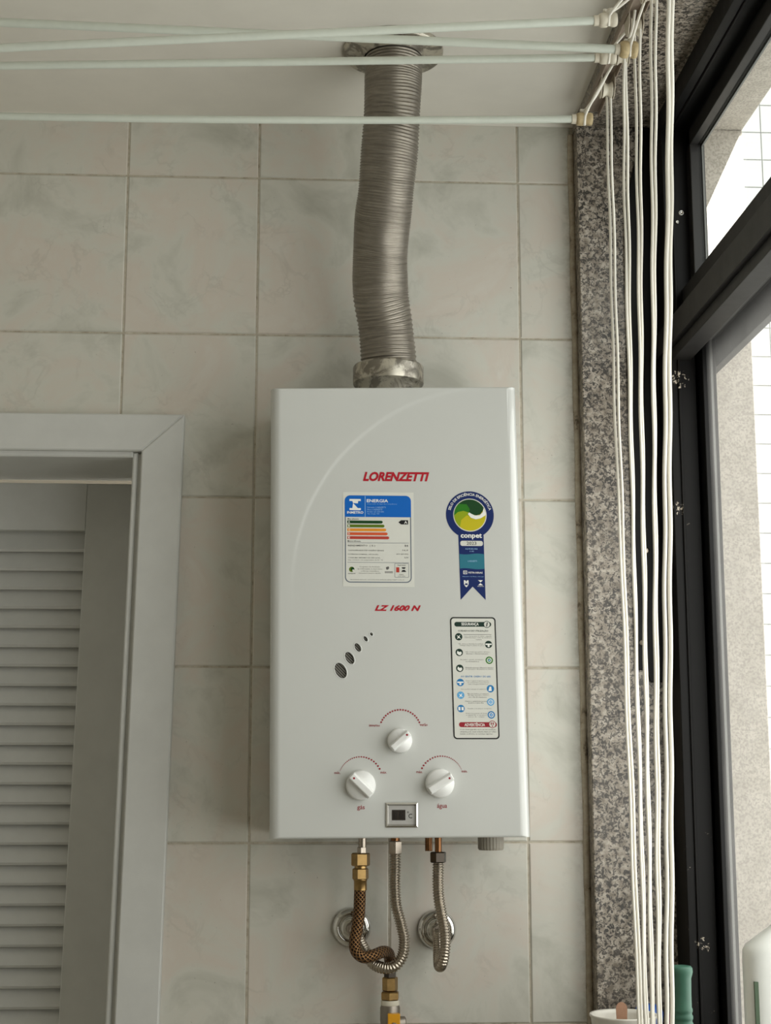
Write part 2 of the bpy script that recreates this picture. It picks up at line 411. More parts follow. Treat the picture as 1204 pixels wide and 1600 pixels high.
# granite surround
structure(MB().box((RX, JY, 1.1), (0.869, 0.05, SOF)).build('trim_2', M['granite'], bevel=0.0015), 'speckled granite jamb between the tiles and the black window frame')
structure(MB().box((RX, -2.05, SOF), (0.869, 0.05, CEIL + 0.05)).build('trim_3', M['granite'], bevel=0.0015), 'speckled granite soffit above the black window')
structure(MB().box((0.60, -2.05, 1.07), (0.95, 0.0, 1.10)).build('trim_4', M['granite'], bevel=0.002), 'granite window sill')
b = MB(); b.box((0.869, JY, 1.1), (0.947, 0.05, SOF)); b.box((0.869, -2.05, SOF), (0.947, 0.05, CEIL + 0.05))
structure(b.build('trim_6', M['render'], bevel=0.0015), 'fine grey render on the outer reveal seen through the window panes')
pts = [(RX - 0.0035 + 0.0006 * math.sin(k * 1.7) , -0.001 + 0.0005 * math.sin(k * 2.3), 1.1 + k * 0.0475) for k in range(31)]
structure(MB().sweep(smooth_path(pts, 0.02), 0.0052, 8).build('trim_5', M['sealant']), 'stained brown sealant strip along the granite edge')

# ------------------------------------------------------------------ door
door = structure(empty('door_1', (-0.36, -0.02, 0)), 'white louvred door in a white casing left of the water heater')
L = lambda pts: [(lean(x, z), z) for x, z in pts]
cr, ci, ct, cb = 0.0964, 0.036, 2.0655, 2.010             # casing outer right, inner right, top, underside of head
clo, cli = -0.81, -0.75
MB().prism(L([(cr, ct), (ci, cb), (ci, 0), (cr, 0)]), 0.0, -0.02, 0.002).build('side_casing', M['door'], door)
MB().prism(L([(clo, ct), (cli, cb), (cli, 0), (clo, 0)]), 0.0, -0.02, 0.002).build('side_casing', M['door'], door)
MB().prism(L([(clo, ct), (cr, ct), (ci, cb), (cli, cb)]), 0.0, -0.0195, 0.002).build('head_casing', M['door'], door)
MB().prism(L([(ci + .012, cb), (ci - 0.012, cb), (ci - 0.012, 0), (ci + .012, 0)]), 0.215, -0.006, 0.003).build('jamb_lining', M['door'], door)
MB().prism(L([(cli - .012, cb), (cli + 0.012, cb), (cli + 0.012, 0), (cli - .012, 0)]), 0.215, -0.006, 0.003).build('jamb_lining', M['door'], door)
MB().prism(L([(cli - .0, cb + .012), (ci + .0, cb + .012), (ci + .0, cb - .0), (cli - .0, cb - .0)]), 0.215, -0.006, 0.003).build('head_lining', M['door'], door)
MB().prism(L([(ci - .006, cb - .001), (ci - .0135, cb - .001), (ci - .0135, 0), (ci - .006, 0)]), 0.01, -0.010, 0.002).build('bead', M['door'], door)
MB().prism(L([(cli, cb - .008), (ci - .0135, cb - .008), (ci - .0135, cb + .004), (cli, cb + .004)]), 0.01, -0.010, 0.002).build('bead', M['door'], door)
LY = 0.200
sr, sl, st = -0.074, -0.64, 1.9256                        # louvre opening
MB().prism(L([(sr, 2.002), (0.018, 2.002), (0.018, 0.01), (sr, 0.01)]), LY + .035, LY, 0.0015).build('stile', M['door'], door)
MB().prism(L([(-0.732, 2.002), (sl, 2.002), (sl, 0.01), (-0.732, 0.01)]), LY + .035, LY, 0.0015).build('stile', M['door'], door)
MB().prism(L([(sl, 2.002), (sr - .0001, 2.002), (sr - .0001, st), (sl, st)]), LY + .035, LY + .0003, 0.0006).build('rail', M['door'], door)
MB().prism(L([(sl, .2), (sr - .0006, .2), (sr - .0006, .01), (sl, .01)]), LY + .035, LY + .0003, 0.0006).build('rail', M['door'], door)
sm = MB(); pr = [(-0.0035, 0.0005), (0.0, -0.0035), (0.004, -0.001), (0.020, 0.032), (0.0165, 0.0345)]   # slat profile (y, z)
n = len(pr); vs = [(x, y, z) for x in (sl, sr) for y, z in pr]
sm.add(vs, [tuple(range(n)), tuple(range(2 * n - 1, n - 1, -1))] + [(i, (i + 1) % n, (i + 1) % n + n, i + n) for i in range(n)])
slat_me = sm.mesh('slat', M['door'])
k = 0; z = st - 0.0305
while z > 0.2:
    o = link('slat', slat_me, door)
    o.location = o.location + Vector(((z - 2.066) * 0.0186, LY + 0.008, z)); z -= 0.03055
structure(MB().box((-1.0, 0.30, 0), (0.4, 0.32, 2.3)).build('wall_closet', M['paint']))

# ------------------------------------------------------------------ window
win = structure(empty('window_1', (0.835, -1.0, 1.1)), 'black aluminium window in the granite opening on the right')
X0, X1 = 0.803, 0.868; WE = -2.05
b = MB(); b.box((X0, -0.1, 1.1), (0.842, JY, SOF)); b.box((0.842, -0.078, 1.1), (X1, JY, SOF))
b.box((X0 + .012, -0.103, 1.1), (X0 + .016, -0.1, SOF))
b.build('jamb', M['scuffed'], win, 0.001)
MB().box((X0, WE, 1.1), (X1, WE + .06, SOF)).build('jamb', M['black'], win, 0.001)
b = MB(); b.box((X0, WE, 2.492), (0.842, -0.1, SOF)); b.box((0.842, WE, 2.484), (X1, -0.078, SOF)); b.box((X0 + .014, WE, 2.489), (X0 + .017, -.1, 2.492))
b.build('head', M['black'], win, 0.001)
b = MB(); b.box((X0, WE, 1.1), (X1, -0.078, 1.13)); b.box((X0 + .02, WE, 1.13), (X0 + .024, -.1, 1.145)); b.box((X0 + .045, WE, 1.13), (X0 + .049, -.1, 1.145))
b.build('sill_track', M['black'], win, 0.001)
b = MB(); b.box((X0 - .004, WE, 2.152), (0.83, JY - .01, 2.19)); b.box((0.826, WE, 2.163), (X1, -0.0785, 2.2435))
for gx in (0.838, 0.848): b.box((gx, WE, 2.1600), (gx + .004, -0.1, 2.1632))
b.box((X0 + .004, WE, 2.136), (0.835, -0.1, 2.152))
b.build('transom', M['black2'], win, 0.001)
# transom light
b = MB()
for (y0, y1, z0, z1) in ((-0.121, -0.0785, 2.19, 2.484), (WE + .06, WE + .09, 2.19, 2.484)): b.box((0.840, y0, z0), (0.862, y1, z1))
b.box((0.840, WE + .06, 2.461), (0.862, -0.0785, 2.484)); b.box((0.840, WE + .06, 2.19), (0.862, -0.0785, 2.25))
b.build('transom_sash', M['black2'], win, 0.001)
b = MB(); b.box((0.857, -0.1235, 2.25), (0.8598, -0.121, 2.461)); b.box((0.857, WE + .09, 2.458), (0.8598, -0.121, 2.461))
b.build('glazing_bead', M['bead'], win)
MB().box((0.852, WE + .09, 2.25), (0.855, -0.121, 2.461)).build('glass_pane', M['glass'], win)
# sliding sash below
b = MB(); b.box((0.846, -0.1225, 1.13), (0.866, -0.0785, 2.163)); b.box((0.846, -1.05, 1.13), (0.866, -1.0, 2.163)); b.box((0.846, -1.05, 1.13), (0.866, -0.0785, 1.18))
b.build('sliding_sash', M['black'], win, 0.001)
b = MB(); b.box((0.857, -0.125, 1.18), (0.8605, -0.1225, 2.163)); b.box((0.857, -1.0, 2.1605), (0.8605, -0.1225, 2.163))
b.build('glazing_bead', M['bead'], win)
MB().box((0.852, -1.0, 1.18), (0.855, -0.1225, 2.163)).build('glass_pane', M['dustveil'], win)
b = MB(); b.box((0.874, -2.0, 1.13), (0.886, -1.05, 1.18)); b.box((0.874, -1.05, 1.13), (0.886, -1.0, 2.163)); b.box((0.874, -2.0, 2.1285), (0.886, JY - .004, 2.2435)); b.box((0.874, -2.0, 1.13), (0.886, -1.95, 2.163))
b.build('outer_sash', M['black2'], win, 0.001)
MB().box((0.878, -1.95, 1.18), (0.881, -1.05, 2.1285)).build('glass_pane', M['dustveil'], win)
# screws in the jamb
for (x, z, r) in ((0.829, 2.362, 0.0045), (0.8225, 2.3475, 0.0028)):
    MB().lathe((x, -0.1, z), (0, -1, 0), [(r, 0), (r, .001), (r * .75, .0018), (r * .6, .0018), (r * .5, .0008), (0.0002, .0008)], 20).build('screw', M['chrome'], win)

# black plate on the granite
t = tag(empty('cover_plate', (0.78, JY, 1.69)), 'tall black metal plate screwed to the granite behind the cords', 'plate')
MB().prism([(0.7545, 1.690), (0.769, 1.690), (0.776, 1.672), (0.8028, 1.672), (0.8028, 2.522), (0.788, 2.522), (0.758, 2.39), (0.756, 2.30)], JY, JY - 0.006, 0.001).build('plate', M['black'], t)
for (x, z) in ((0.7755, 1.864), (0.765, 1.729)):
    MB().lathe((x, JY - .006, z), (0, -1, 0), [(.0045, 0), (.0045, .001), (.003, .002), (.0002, .002)], 16).build('screw', M['nutsteel'], t)

# ------------------------------------------------------------------ water heater
YF = -0.18
C00, C10, C01, C11 = (0.2331, 1.4589), (0.5777, 1.4604), (0.2274, 2.0657), (0.5672, 2.0721)   # front corners (x, z)
def bil(u, v):
    f = lambda i: (C00[i] * (1 - u) + C10[i] * u) * (1 - v) + (C01[i] * (1 - u) + C11[i] * u) * v
    return f(0), f(1)
sstep = lambda a_, b_, x: (lambda t: t * t * (3 - 2 * t))(min(1, max(0, (x - a_) / (b_ - a_))))
ARC = (0.5388, 1.7917, 0.2795)
def crease(x, z):                                          # pressed arc in the sheet, upper left of the front
    d = ARC[2] - math.hypot(x - ARC[0], z - ARC[1])
    ang = math.degrees(math.atan2(z - ARC[1], ARC[0] - x))
    fade = sstep(-15, 28, ang)
    return 0.00075 * sstep(-0.0018, 0.0022, d) * max(0.0, 1 - max(0.0, d) / 0.279) * fade
def yfront(x, z): return YF + crease(x, z)
heater = tag(empty('water_heater', (0.404, 0, 1.459)), 'white wall-mounted gas water heater with three knobs and stickers', 'water heater')
def uniq(l): return sorted(set(round(x, 6) for x in l))
W_, H_ = 0.342, 0.61; RR, RT = 0.014, 0.003
us = uniq([RR * (1 - math.cos(math.pi / 2 * i / 7)) / W_ for i in range(8)] + [1 - RR * (1 - math.cos(math.pi / 2 * i / 7)) / W_ for i in range(8)] + [0.033 + 0.934 * i / 150 for i in range(151)])
vs_ = uniq([RT * (1 - math.cos(math.pi / 2 * i / 4)) / H_ for i in range(5)] + [1 - RT * (1 - math.cos(math.pi / 2 * i / 4)) / H_ for i in range(5)] + [0.006 + 0.988 * i / 220 for i in range(221)])
def rnded(d, r): return 0.0 if d >= r else r - math.sqrt(max(0, r * r - (r - d) ** 2))
b = MB(); vv = []; ff = []; nu = len(us); nv = len(vs_)
for v_ in vs_:
    for u_ in us:
        x, z = bil(u_, v_)
        off = rnded(min(u_, 1 - u_) * W_, RR); off2 = rnded(min(v_, 1 - v_) * H_, RT)
        vv.append((x, yfront(x, z) + max(off, off2), z))
for j in range(nv - 1):
    for i in range(nu - 1): ff.append((j * nu + i, j * nu + i + 1, (j + 1) * nu + i + 1, (j + 1) * nu + i))
rim = [i for i in range(nu)] + [j * nu + nu - 1 for j in range(1, nv)] + [(nv - 1) * nu + i for i in range(nu - 2, -1, -1)] + [j * nu for j in range(nv - 2, 0, -1)]
o0 = len(vv); vv += [(vv[i][0], -0.012, vv[i][2]) for i in rim]; m = len(rim)
for k in range(m): ff.append((rim[k], o0 + k, o0 + (k + 1) % m, rim[(k + 1) % m]))
ff.append(tuple(range(o0, o0 + m)))
b.add(vv, ff, 0, True)
cover_me = b.mesh('front_cover', M['enamel'])
# cut the vent holes and the display recess out of the cover
VENTS = [(531.9, 1047.7, 13.2, 8.6, .5), (545.8, 1028.1, 10.6, 6.4, .52), (558.5, 1011.6, 7.6, 4.6, .55), (570.7, 998.0, 4.9, 2.9, .6), (580.0, 990.8, 3.1, 2.4, .6)]
CX = lambda px, py: (0.40430 + (px - 624.54) * 0.000847, 1.53910 - (py - 1213.3) * 0.000834)      # millimetre layout of the lower front
VX = lambda px, py: (0.3461 + (px - 556.3) * 0.000857 + (py - 1017.7) * 0.000003, 1.7041 - (py - 1017.7) * 0.000857)
def ellipse(cx, cz, la, sa, tilt, n=28, grow=1.0):
    out = []
    for k in range(n):
        t = 2 * math.pi * k / n; p, q = la * grow * math.cos(t), sa * grow * math.sin(t)
        d = Vector((math.sin(tilt), -math.cos(tilt)))          # long axis: down and to the right
        e = Vector((d.y, -d.x)); out.append((cx + d.x * p + e.x * q, cz + d.y * p + e.y * q))
    return out
cut = MB()
for px, py, la, sa, tl in VENTS:
    cx, cz = VX(px, py); p = ellipse(cx, cz, la * .00086, sa * .00086, tl)
    cut.prism(p, YF + 0.006, YF - 0.01)
dx0, dz1 = CX(602.5, 1253.8); dx1, dz0 = CX(652.3, 1292)
cut.prism([(dx0, dz0), (dx1, dz0), (dx1, dz1), (dx0, dz1)], YF + 0.006, YF - 0.01)
tmp = bpy.data.objects.new('front_cover', cover_me); COL.objects.link(tmp)
ct_ = bpy.data.objects.new('cutter', cut.mesh('cutter', M['enamel'])); COL.objects.link(ct_)
bo = tmp.modifiers.new('holes', 'BOOLEAN'); bo.operation = 'DIFFERENCE'; bo.object = ct_; bo.solver = 'EXACT'
dg = bpy.context.evaluated_depsgraph_get(); new_me = bpy.data.meshes.new_from_object(tmp.evaluated_get(dg))
bpy.data.objects.remove(tmp); bpy.data.objects.remove(ct_)
ok = len(new_me.polygons) > 1000
new_me.name = 'front_cover'
cover = link('front_cover', new_me if ok else cover_me, heater)
if ok: new_me.set_sharp_from_angle(angle=0.9)
x0, z0 = bil(0.02, 0.012); x1, z1 = bil(0.98, 0.985)
MB().box((x0, -0.012, z0), (x1, 0.0, z1)).build('back_plate', M['nutsteel'], heater)
for px, py, la, sa, tl in VENTS:
    cx, cz = VX(px, py); ro = ellipse(cx, cz, la * .00086 + .0012, sa * .00086 + .0012, tl); rm = ellipse(cx, cz, la * .00086 + .0004, sa * .00086 + .0004, tl); ri = ellipse(cx, cz, la * .00086 - .0004, sa * .00086 - .0004, tl)
    n = len(ro); b = MB()
    y = yfront(cx, cz)
    rings = [(ro, y - .00005), (rm, y - .0005), (ri, y - .0002), (ri, y + .004)]
    b.add([(p[0], yy, p[1]) for r_, yy in rings for p in r_], [(i * n + k, i * n + (k + 1) % n, (i + 1) * n + (k + 1) % n, (i + 1) * n + k) for i in range(3) for k in range(n)], 0, True)
    v = b.build('vent', M['enamel'], heater)
    MB().prism(ellipse(cx, cz, la * .00086 - .0003, sa * .00086 - .0003, tl), y + .0045, y + .0032).build('mesh_screen', M['mesh'], v)

# knobs
def knob(px, py, r, ang, name='knob'):
    cx, cz = CX(px, py); y = yfront(cx, cz) - .0001
    b = MB(); b.lathe((cx, y, cz), (0, -1, 0), [(r * 1.03, 0), (r * 1.03, .0015), (r, .0022), (r * .965, .009), (r * .93, .0105), (.0005, .0112)], 40)
    o = b.build(name, M['knob'], heater); 
    d = Vector((math.cos(ang), math.sin(ang))); e = Vector((-d.y, d.x)); w0, w1 = r * .34, r * .20; l0 = r * .965
    b = MB(); P = []
    for (ll, ww, yy) in ((l0, w0, y - .0085), (l0 * .98, w1 * 1.15, y - .0195), (l0 * .95, w1, y - .0205)):
        for sx, sy in ((-1, -1), (1, -1), (1, 1), (-1, 1)):
            p = Vector((cx, cz)) + d * ll * sx + e * ww * sy; P.append((p.x, yy, p.y))
    b.add(P, [(3, 2, 1, 0), (8, 9, 10, 11)] + [(i * 4 + k, i * 4 + (k + 1) % 4, (i + 1) * 4 + (k + 1) % 4, (i + 1) * 4 + k) for i in range(2) for k in range(4)])
    b.build('grip', M['knob'], o, 0.0008)
    p = Vector((cx, cz)) + d * l0 * .72
    MB().lathe((p.x, y - .0204, p.y), (0, -1, 0), [(.0014, 0), (.0014, .0003)], 14).build('pointer_dot', M['p_maroon'], o)
knob(624.5, 1157.3, .0160, math.radians(42))
knob(563.6, 1226.8, .0192, math.radians(136))
knob(686.9, 1223.9, .0187, math.radians(32))

# ---- flat print: polygons in sticker pixels, laid on the cover surface
class Print:
    def __init__(s, cx, cy, X, Z, k, dxy=0.0): s.c = (cx, cy); s.o = (X, Z); s.k = k; s.d = dxy; s.b = MB(); s.mats = []
    def W(s, x, y, lay):
        X = s.o[0] + (x - s.c[0]) * s.k + (y - s.c[1]) * s.d; Z = s.o[1] - (y - s.c[1]) * s.k
        return (X, yfront(X, Z) - 0.00022 - 0.00012 * lay, Z)
    def mi(s, m):
        if m not in s.mats: s.mats.append(m)
        return s.mats.index(m)
    def poly(s, pts, m, lay=1): s.b.add([s.W(x, y, lay) for x, y in pts], [tuple(range(len(pts)))], s.mi(m))
    def rect(s, x0, y0, x1, y1, m, lay=1): s.poly([(x0, y0), (x1, y0), (x1, y1), (x0, y1)], m, lay)
    @staticmethod
    def rr(x0, y0, x1, y1, r, n=6):
        out = []
        for cx, cy, a0 in ((x1 - r, y0 + r, -90), (x1 - r, y1 - r, 0), (x0 + r, y1 - r, 90), (x0 + r, y0 + r, 180)):
            for k in range(n + 1):
                t = math.radians(a0 + 90 * k / n); out.append((cx + r * math.cos(t), cy + r * math.sin(t)))
        return out
    def rrect(s, x0, y0, x1, y1, r, m, lay=1): s.poly(s.rr(x0, y0, x1, y1, r), m, lay)
    def ring(s, outer, inner, m, lay=1):
        n = len(outer); s.b.add([s.W(x, y, lay) for x, y in outer + inner], [(k, (k + 1) % n, n + (k + 1) % n, n + k) for k in range(n)], s.mi(m))
    @staticmethod
    def circ(cx, cy, r, n=32): return [(cx + r * math.cos(2 * math.pi * k / n), cy + r * math.sin(2 * math.pi * k / n)) for k in range(n)]
    def disc(s, cx, cy, r, m, lay=1, n=32): s.poly(s.circ(cx, cy, r, n), m, lay)
    def text(s, body, x0, y0, x1, y1, m, lay=2, bold=0.0, shear=0.0, res=2, xf=None):
        cu = bpy.data.curves.new('t', 'FONT'); cu.body = body; cu.size = 1; cu.dimensions = '2D'; cu.fill_mode = 'FRONT'; cu.resolution_u = res; cu.offset = bold; cu.shear = shear
        o = bpy.data.objects.new('t', cu); me = o.to_mesh()
        vs = [(v.co.x, v.co.y) for v in me.vertices]; fs = [tuple(p.vertices) for p in me.polygons]
        o.to_mesh_clear(); bpy.data.objects.remove(o); bpy.data.curves.remove(cu)
        if not vs: return
        ax = min(v[0] for v in vs); bx = max(v[0] for v in vs); ay = min(v[1] for v in vs); by = max(v[1] for v in vs)
        q = [(x0 + (x - ax) / (bx - ax) * (x1 - x0), y1 - (y - ay) / (by - ay) * (y1 - y0)) for x, y in vs]
        if xf: q = [xf(x, y) for x, y in q]
        s.b.add([s.W(x, y, lay) for x, y in q], fs, s.mi(m))
    def build(s, name, parent): return s.b.build(name, [M[k] for k in s.mats], parent)

# brand lettering and model name
p = Print(530, 900, 0.3753, 1.8587, 1.165e-4)
p.text('LORENZETTI', 352, 122, 1132, 234, 'p_red', 1, 0.045, 0.28, 3, xf=lambda x, y: (x, y - (x - 352) * .004))
p.build('brand_lettering', heater)
p = Print(380, 560, 0.3461, 1.7041, 1.495e-4)
p.text('LZ 1600 N', 546, 142, 962, 196, 'p_red', 1, 0.045, 0.35, 3)
p.build('model_lettering', heater)

# energy label
p = Print(530, 900, 0.3753, 1.8587, 1.165e-4, 0.8e-6)
p.rect(122, 365, 950, 1480, 'p_label', 0); lab = p.build('energy_sticker', heater)
p = Print(530, 900, 0.3753, 1.8587, 1.165e-4, 0.8e-6)
p.ring(p.rr(143, 405, 918, 1432, 62), p.rr(155, 417, 906, 1420, 52), 'p_grey', 1)
p.poly([(143, 660), (143, 467)] + [(205 - 62 * math.cos(t), 467 - 62 * math.sin(t)) for t in (.4, .8, 1.2, 1.57)] + [(856 + 62 * math.sin(t), 467 - 62 * math.cos(t)) for t in (0, .4, .8, 1.2, 1.57)] + [(918, 660)], 'p_blue', 2)
p.rect(378, 412, 384, 660, 'p_pale', 3)
# agency emblem: two bars joined by a slanted stem
p.rect(198, 448, 330, 472, 'p_white', 3); p.rect(198, 556, 330, 580, 'p_white', 3)
p.poly([(232, 472), (300, 472), (296, 500), (240, 496)], 'p_white', 3); p.poly([(240, 496), (296, 556), (232, 556)], 'p_white', 3)
p.text('INMETRO', 170, 592, 360, 622, 'p_white', 3, 0.02)
p.text('ENERGIA', 400, 448, 650, 486, 'p_white', 3, 0.02)
p.text('(Aquecedor de Água tipo Instantâneo)', 405, 496, 752, 514, 'p_pale', 3, res=1)
for k, s_ in enumerate(('Fabricante: LORENZETTI', 'Marca: LORENZETTI', 'Modelo: LZ 1600 DN', 'Tipo de gás: GN')):
    p.text(s_, 405, 536 + k * 26, (622, 580, 597, 545)[k], 554 + k * 26, 'p_pale', 3, res=1)
p.text('Mais eficiente', 175, 676, 306, 692, 'p_black', 3, 0.01, res=1)
for k, (m_, x1) in enumerate((('p_green', 586), ('p_leaf', 606), ('p_orange', 626), ('p_coral', 642), ('p_brick', 660))):
    y = 720 + k * 46.3
    p.poly([(172, y - 17), (x1 - 16, y - 17), (x1 - 4, y - 11), (x1, y), (x1 - 4, y + 11), (x1 - 16, y + 17), (172, y + 17)], m_, 2)
    p.text('ABCDE'[k], 182, y - 11, 204, y + 11, 'p_white', 3, 0.02, res=1)
p.text('Menos eficiente', 175, 938, 328, 954, 'p_black', 3, 0.01, res=1)
p.poly([(768, 720), (800, 695), (882, 695), (882, 745), (800, 745)], 'p_black', 2); p.text('A', 836, 704, 872, 736, 'p_white', 3, 0.02)
for y in (966, 1196): p.rect(172, y - 2, 888, y + 2, 'p_grey', 2)
for s_, x1, y0, y1, r_, rx in (('RENDIMENTO  ( % )', 496, 988, 1014, '84', 838), ('CAPACIDADE DE VAZÃO (l/min)', 596, 1044, 1066, '16,0', 815), ('POTÊNCIA NOMINAL  kW (kcal/h)', 530, 1092, 1110, '27,9 (24 000)', 742), ('CONSUMO MÁXIMO DE GÁS (m³/h)', 552, 1132, 1150, '2,54', 834)):
    p.text(s_, 180, y0, x1, y1, 'p_text', 2, 0.012, res=1); p.text(r_, rx, y0 - 4, 880, y1 - 4, 'p_text', 2, 0.015, res=1)
p.text('(nas condições de temperatura de 20 °C)', 180, 1160, 585, 1176, 'p_text', 2, res=1)
p.disc(222, 1278, 31, 'p_leaf', 2, 20); p.disc(232, 1274, 21, 'p_green', 3, 16); p.disc(240, 1290, 12, 'p_label', 4, 12)
p.text('conpet', 180, 1318, 264, 1336, 'p_text', 2, 0.02, res=1)
for k, s_ in enumerate(('Programa de Avaliação', 'da Conformidade de Aquecedores', 'a Gás tipo instantâneo', 'instruções no manual do aparelho')):
    x0 = (315, 290, 330, 305)[k]; x1 = (552, 578, 540, 560)[k]; p.text(s_, x0, 1240 + 25 * k, x1, 1256 + 25 * k, 'p_text', 2, res=1)
p.poly([(620, 1250), (650, 1240), (658, 1262), (640, 1280), (622, 1276)], 'p_text', 2); p.rect(605, 1300, 700, 1306, 'p_text', 2); p.rect(605, 1312, 700, 1318, 'p_text', 2)
p.ring(p.rr(720, 1204, 886, 1370, 8, 2), p.rr(724, 1208, 882, 1366, 6, 2), 'p_grey', 2)
p.text('Segurança', 752, 1218, 850, 1236, 'p_black', 2, 0.01, res=1); p.rect(738, 1250, 774, 1310, 'p_brick', 2)
p.poly([(800, 1250), (850, 1250), (838, 1268), (812, 1268)], 'p_black', 2); p.poly([(812, 1282), (838, 1282), (856, 1304), (796, 1304)], 'p_black', 2)
p.text('INMETRO', 772, 1330, 828, 1342, 'p_text', 2, res=1); p.text('OCP 0004', 760, 1348, 840, 1360, 'p_text', 2, res=1)
p.text('IMPORTANTE: REMOÇÃO DESTA ETIQUETA ANTES DA VENDA: SUJEITO A MULTA', 205, 1390, 832, 1406, 'p_text', 2, res=1)
p.build('label_print', lab)

# rosette sticker
DS = 1.6e-6
def P2(): return Print(450, 800, 0.5024, 1.8505, 1.10e-4, DS)
p = P2()
circ_pts = [(440 + 298 * math.cos(t), 435 + 298 * math.sin(t)) for t in [math.radians(122 + 296 * k / 48) for k in range(49)]]
p.poly(circ_pts + [(604, 688), (608, 1495), (452, 1330), (300, 1495), (290, 688)], 'p_navy', 0)
ros = p.build('rosette_sticker', heater)
p = P2(); c = (440, 437)
p.disc(c[0], c[1], 208, 'p_label', 1, 48); p.disc(c[0], c[1], 197, 'p_yellow', 2, 48)
arc = lambda cx, cy, r, a0, a1, n=20: [(cx + r * math.cos(math.radians(a0 + (a1 - a0) * k / n)), cy + r * math.sin(math.radians(a0 + (a1 - a0) * k / n))) for k in range(n + 1)]
p.poly(arc(c[0], c[1], 197, 130, 330, 30) + [(560, 420), (480, 450), (400, 440), (330, 500)], 'p_lime', 3)
p.poly(arc(c[0], c[1], 197, 178, 335, 30) + [(590, 395), (520, 438), (470, 430), (430, 405), (360, 385), (290, 400)], 'p_mid', 4)
p.poly(arc(c[0], c[1], 196, 225, 335, 24) + [(602, 380), (570, 425), (520, 440), (460, 420), (430, 405), (440, 360), (400, 300)], 'p_green', 5)
p.poly([(415, 425), (432, 404), (452, 418), (500, 442), (560, 438), (600, 400), (612, 345), (636, 415), (632, 440), (570, 478), (510, 490), (450, 470)], 'p_white', 6)
def bend(x, y):
    t = math.radians(-166 + (x / 1000.0) * 152); r = 268 - y
    return (440 + r * math.cos(t), 437 + r * math.sin(t))
p.text('SELO DE EFICIÊNCIA ENERGÉTICA', 0, -19, 1000, 23, 'p_white', 2, 0.015, xf=bend)
p.text('conpet', 318, 668, 582, 742, 'p_white', 2, 0.03)
p.rrect(312, 760, 592, 824, 26, 'p_label', 1); p.text('2023', 390, 770, 512, 812, 'p_text', 2, 0.02)
p.text('AQUECEDORES', 372, 852, 526, 872, 'p_pale', 2, 0.01, res=1); p.text('A GÁS', 425, 880, 480, 898, 'p_pale', 2, 0.01, res=1)
wave = [(298, 925)] + [(298 + 308 * k / 12, 925 + 6 * math.sin(k * .55)) for k in range(1, 13)]
p.poly(wave + [(606, 1108)] + [(606 - 306 * k / 12, 1108 + 6 * math.sin(k * .5)) for k in range(1, 12)] + [(300, 1108)], 'p_teal', 1)
p.text('LORENZETTI', 400, 1003, 514, 1024, 'p_pale', 2, 0.01, res=1)
p.ring(p.rr(340, 1132, 388, 1176, 5, 2), p.rr(346, 1138, 382, 1170, 4, 2), 'p_white', 1); p.text('BR', 350, 1143, 378, 1165, 'p_white', 2, res=1)
p.text('PETROBRAS', 404, 1146, 580, 1168, 'p_white', 2, 0.02, res=1)
p.text('Ministério de Minas e Energia', 330, 1200, 592, 1214, 'p_pale', 2, res=1)
p.poly([(345, 1305), (345, 1252), (364, 1252), (374, 1272), (384, 1252), (402, 1252), (402, 1305), (388, 1305), (388, 1276), (374, 1296), (360, 1276), (360, 1305)], 'p_white', 1)
p.poly([(348, 1312), (400, 1312), (374, 1338)], 'p_white', 1)
p.poly([(520, 1250), (580, 1250), (552, 1276)], 'p_white', 1); p.poly([(520, 1312), (548, 1286), (580, 1312)], 'p_white', 1); p.text('INMETRO', 512, 1320, 592, 1332, 'p_white', 2, res=1)
p.build('rosette_print', ros)

# safety label
def P3(): return Print(390, 800, 0.5069, 1.6685, 1.18e-4, 2.6e-6)
SKEW = 0.0
p = P3(); p.rrect(112, 103, 634, 1482, 40, 'p_label', 0); saf = p.build('safety_sticker', heater)
p = P3(); p.ring(p.rr(112, 103, 634, 1482, 40), p.rr(126, 117, 620, 1468, 30), 'p_black', 1)
p.rrect(160, 158, 582, 212, 26, 'p_dgreen', 1); p.text('SEGURANÇA', 240, 166, 438, 206, 'p_white', 2, 0.02)
p.disc(532, 186, 40, 'p_dgreen', 2, 24); p.disc(532, 186, 33, 'p_label', 3, 24); p.poly([(520, 208), (532, 160), (546, 164), (534, 212)], 'p_text', 4)
p.text('CUIDADOS DE UTILIZAÇÃO', 198, 246, 548, 274, 'p_dgreen', 1, 0.01, res=1)
p.rect(262, 299, 580, 303, 'p_text', 1)
def lines(x0, x1, y, ws):
    for k, (s_, a_, b_) in enumerate(ws): p.text(s_, x0 + (x1 - x0) * a_, y + 19 * k, x0 + (x1 - x0) * b_, y + 19 * k + 14, 'p_text', 1, res=1)
IC = [(205, 328, 'p_dgreen', 0), (544, 414, 'p_dgreen', 1), (206, 506, 'p_dgreen', 2), (546, 594, 'p_mid', 3), (206, 686, 'p_dgreen', 2), (208, 846, 'p_deep', 1), (548, 916, 'p_deep', 4), (208, 990, 'p_sky', 0), (546, 1066, 'p_sky', 3), (206, 1140, 'p_deep', 5), (548, 1210, 'p_deep', 3)]
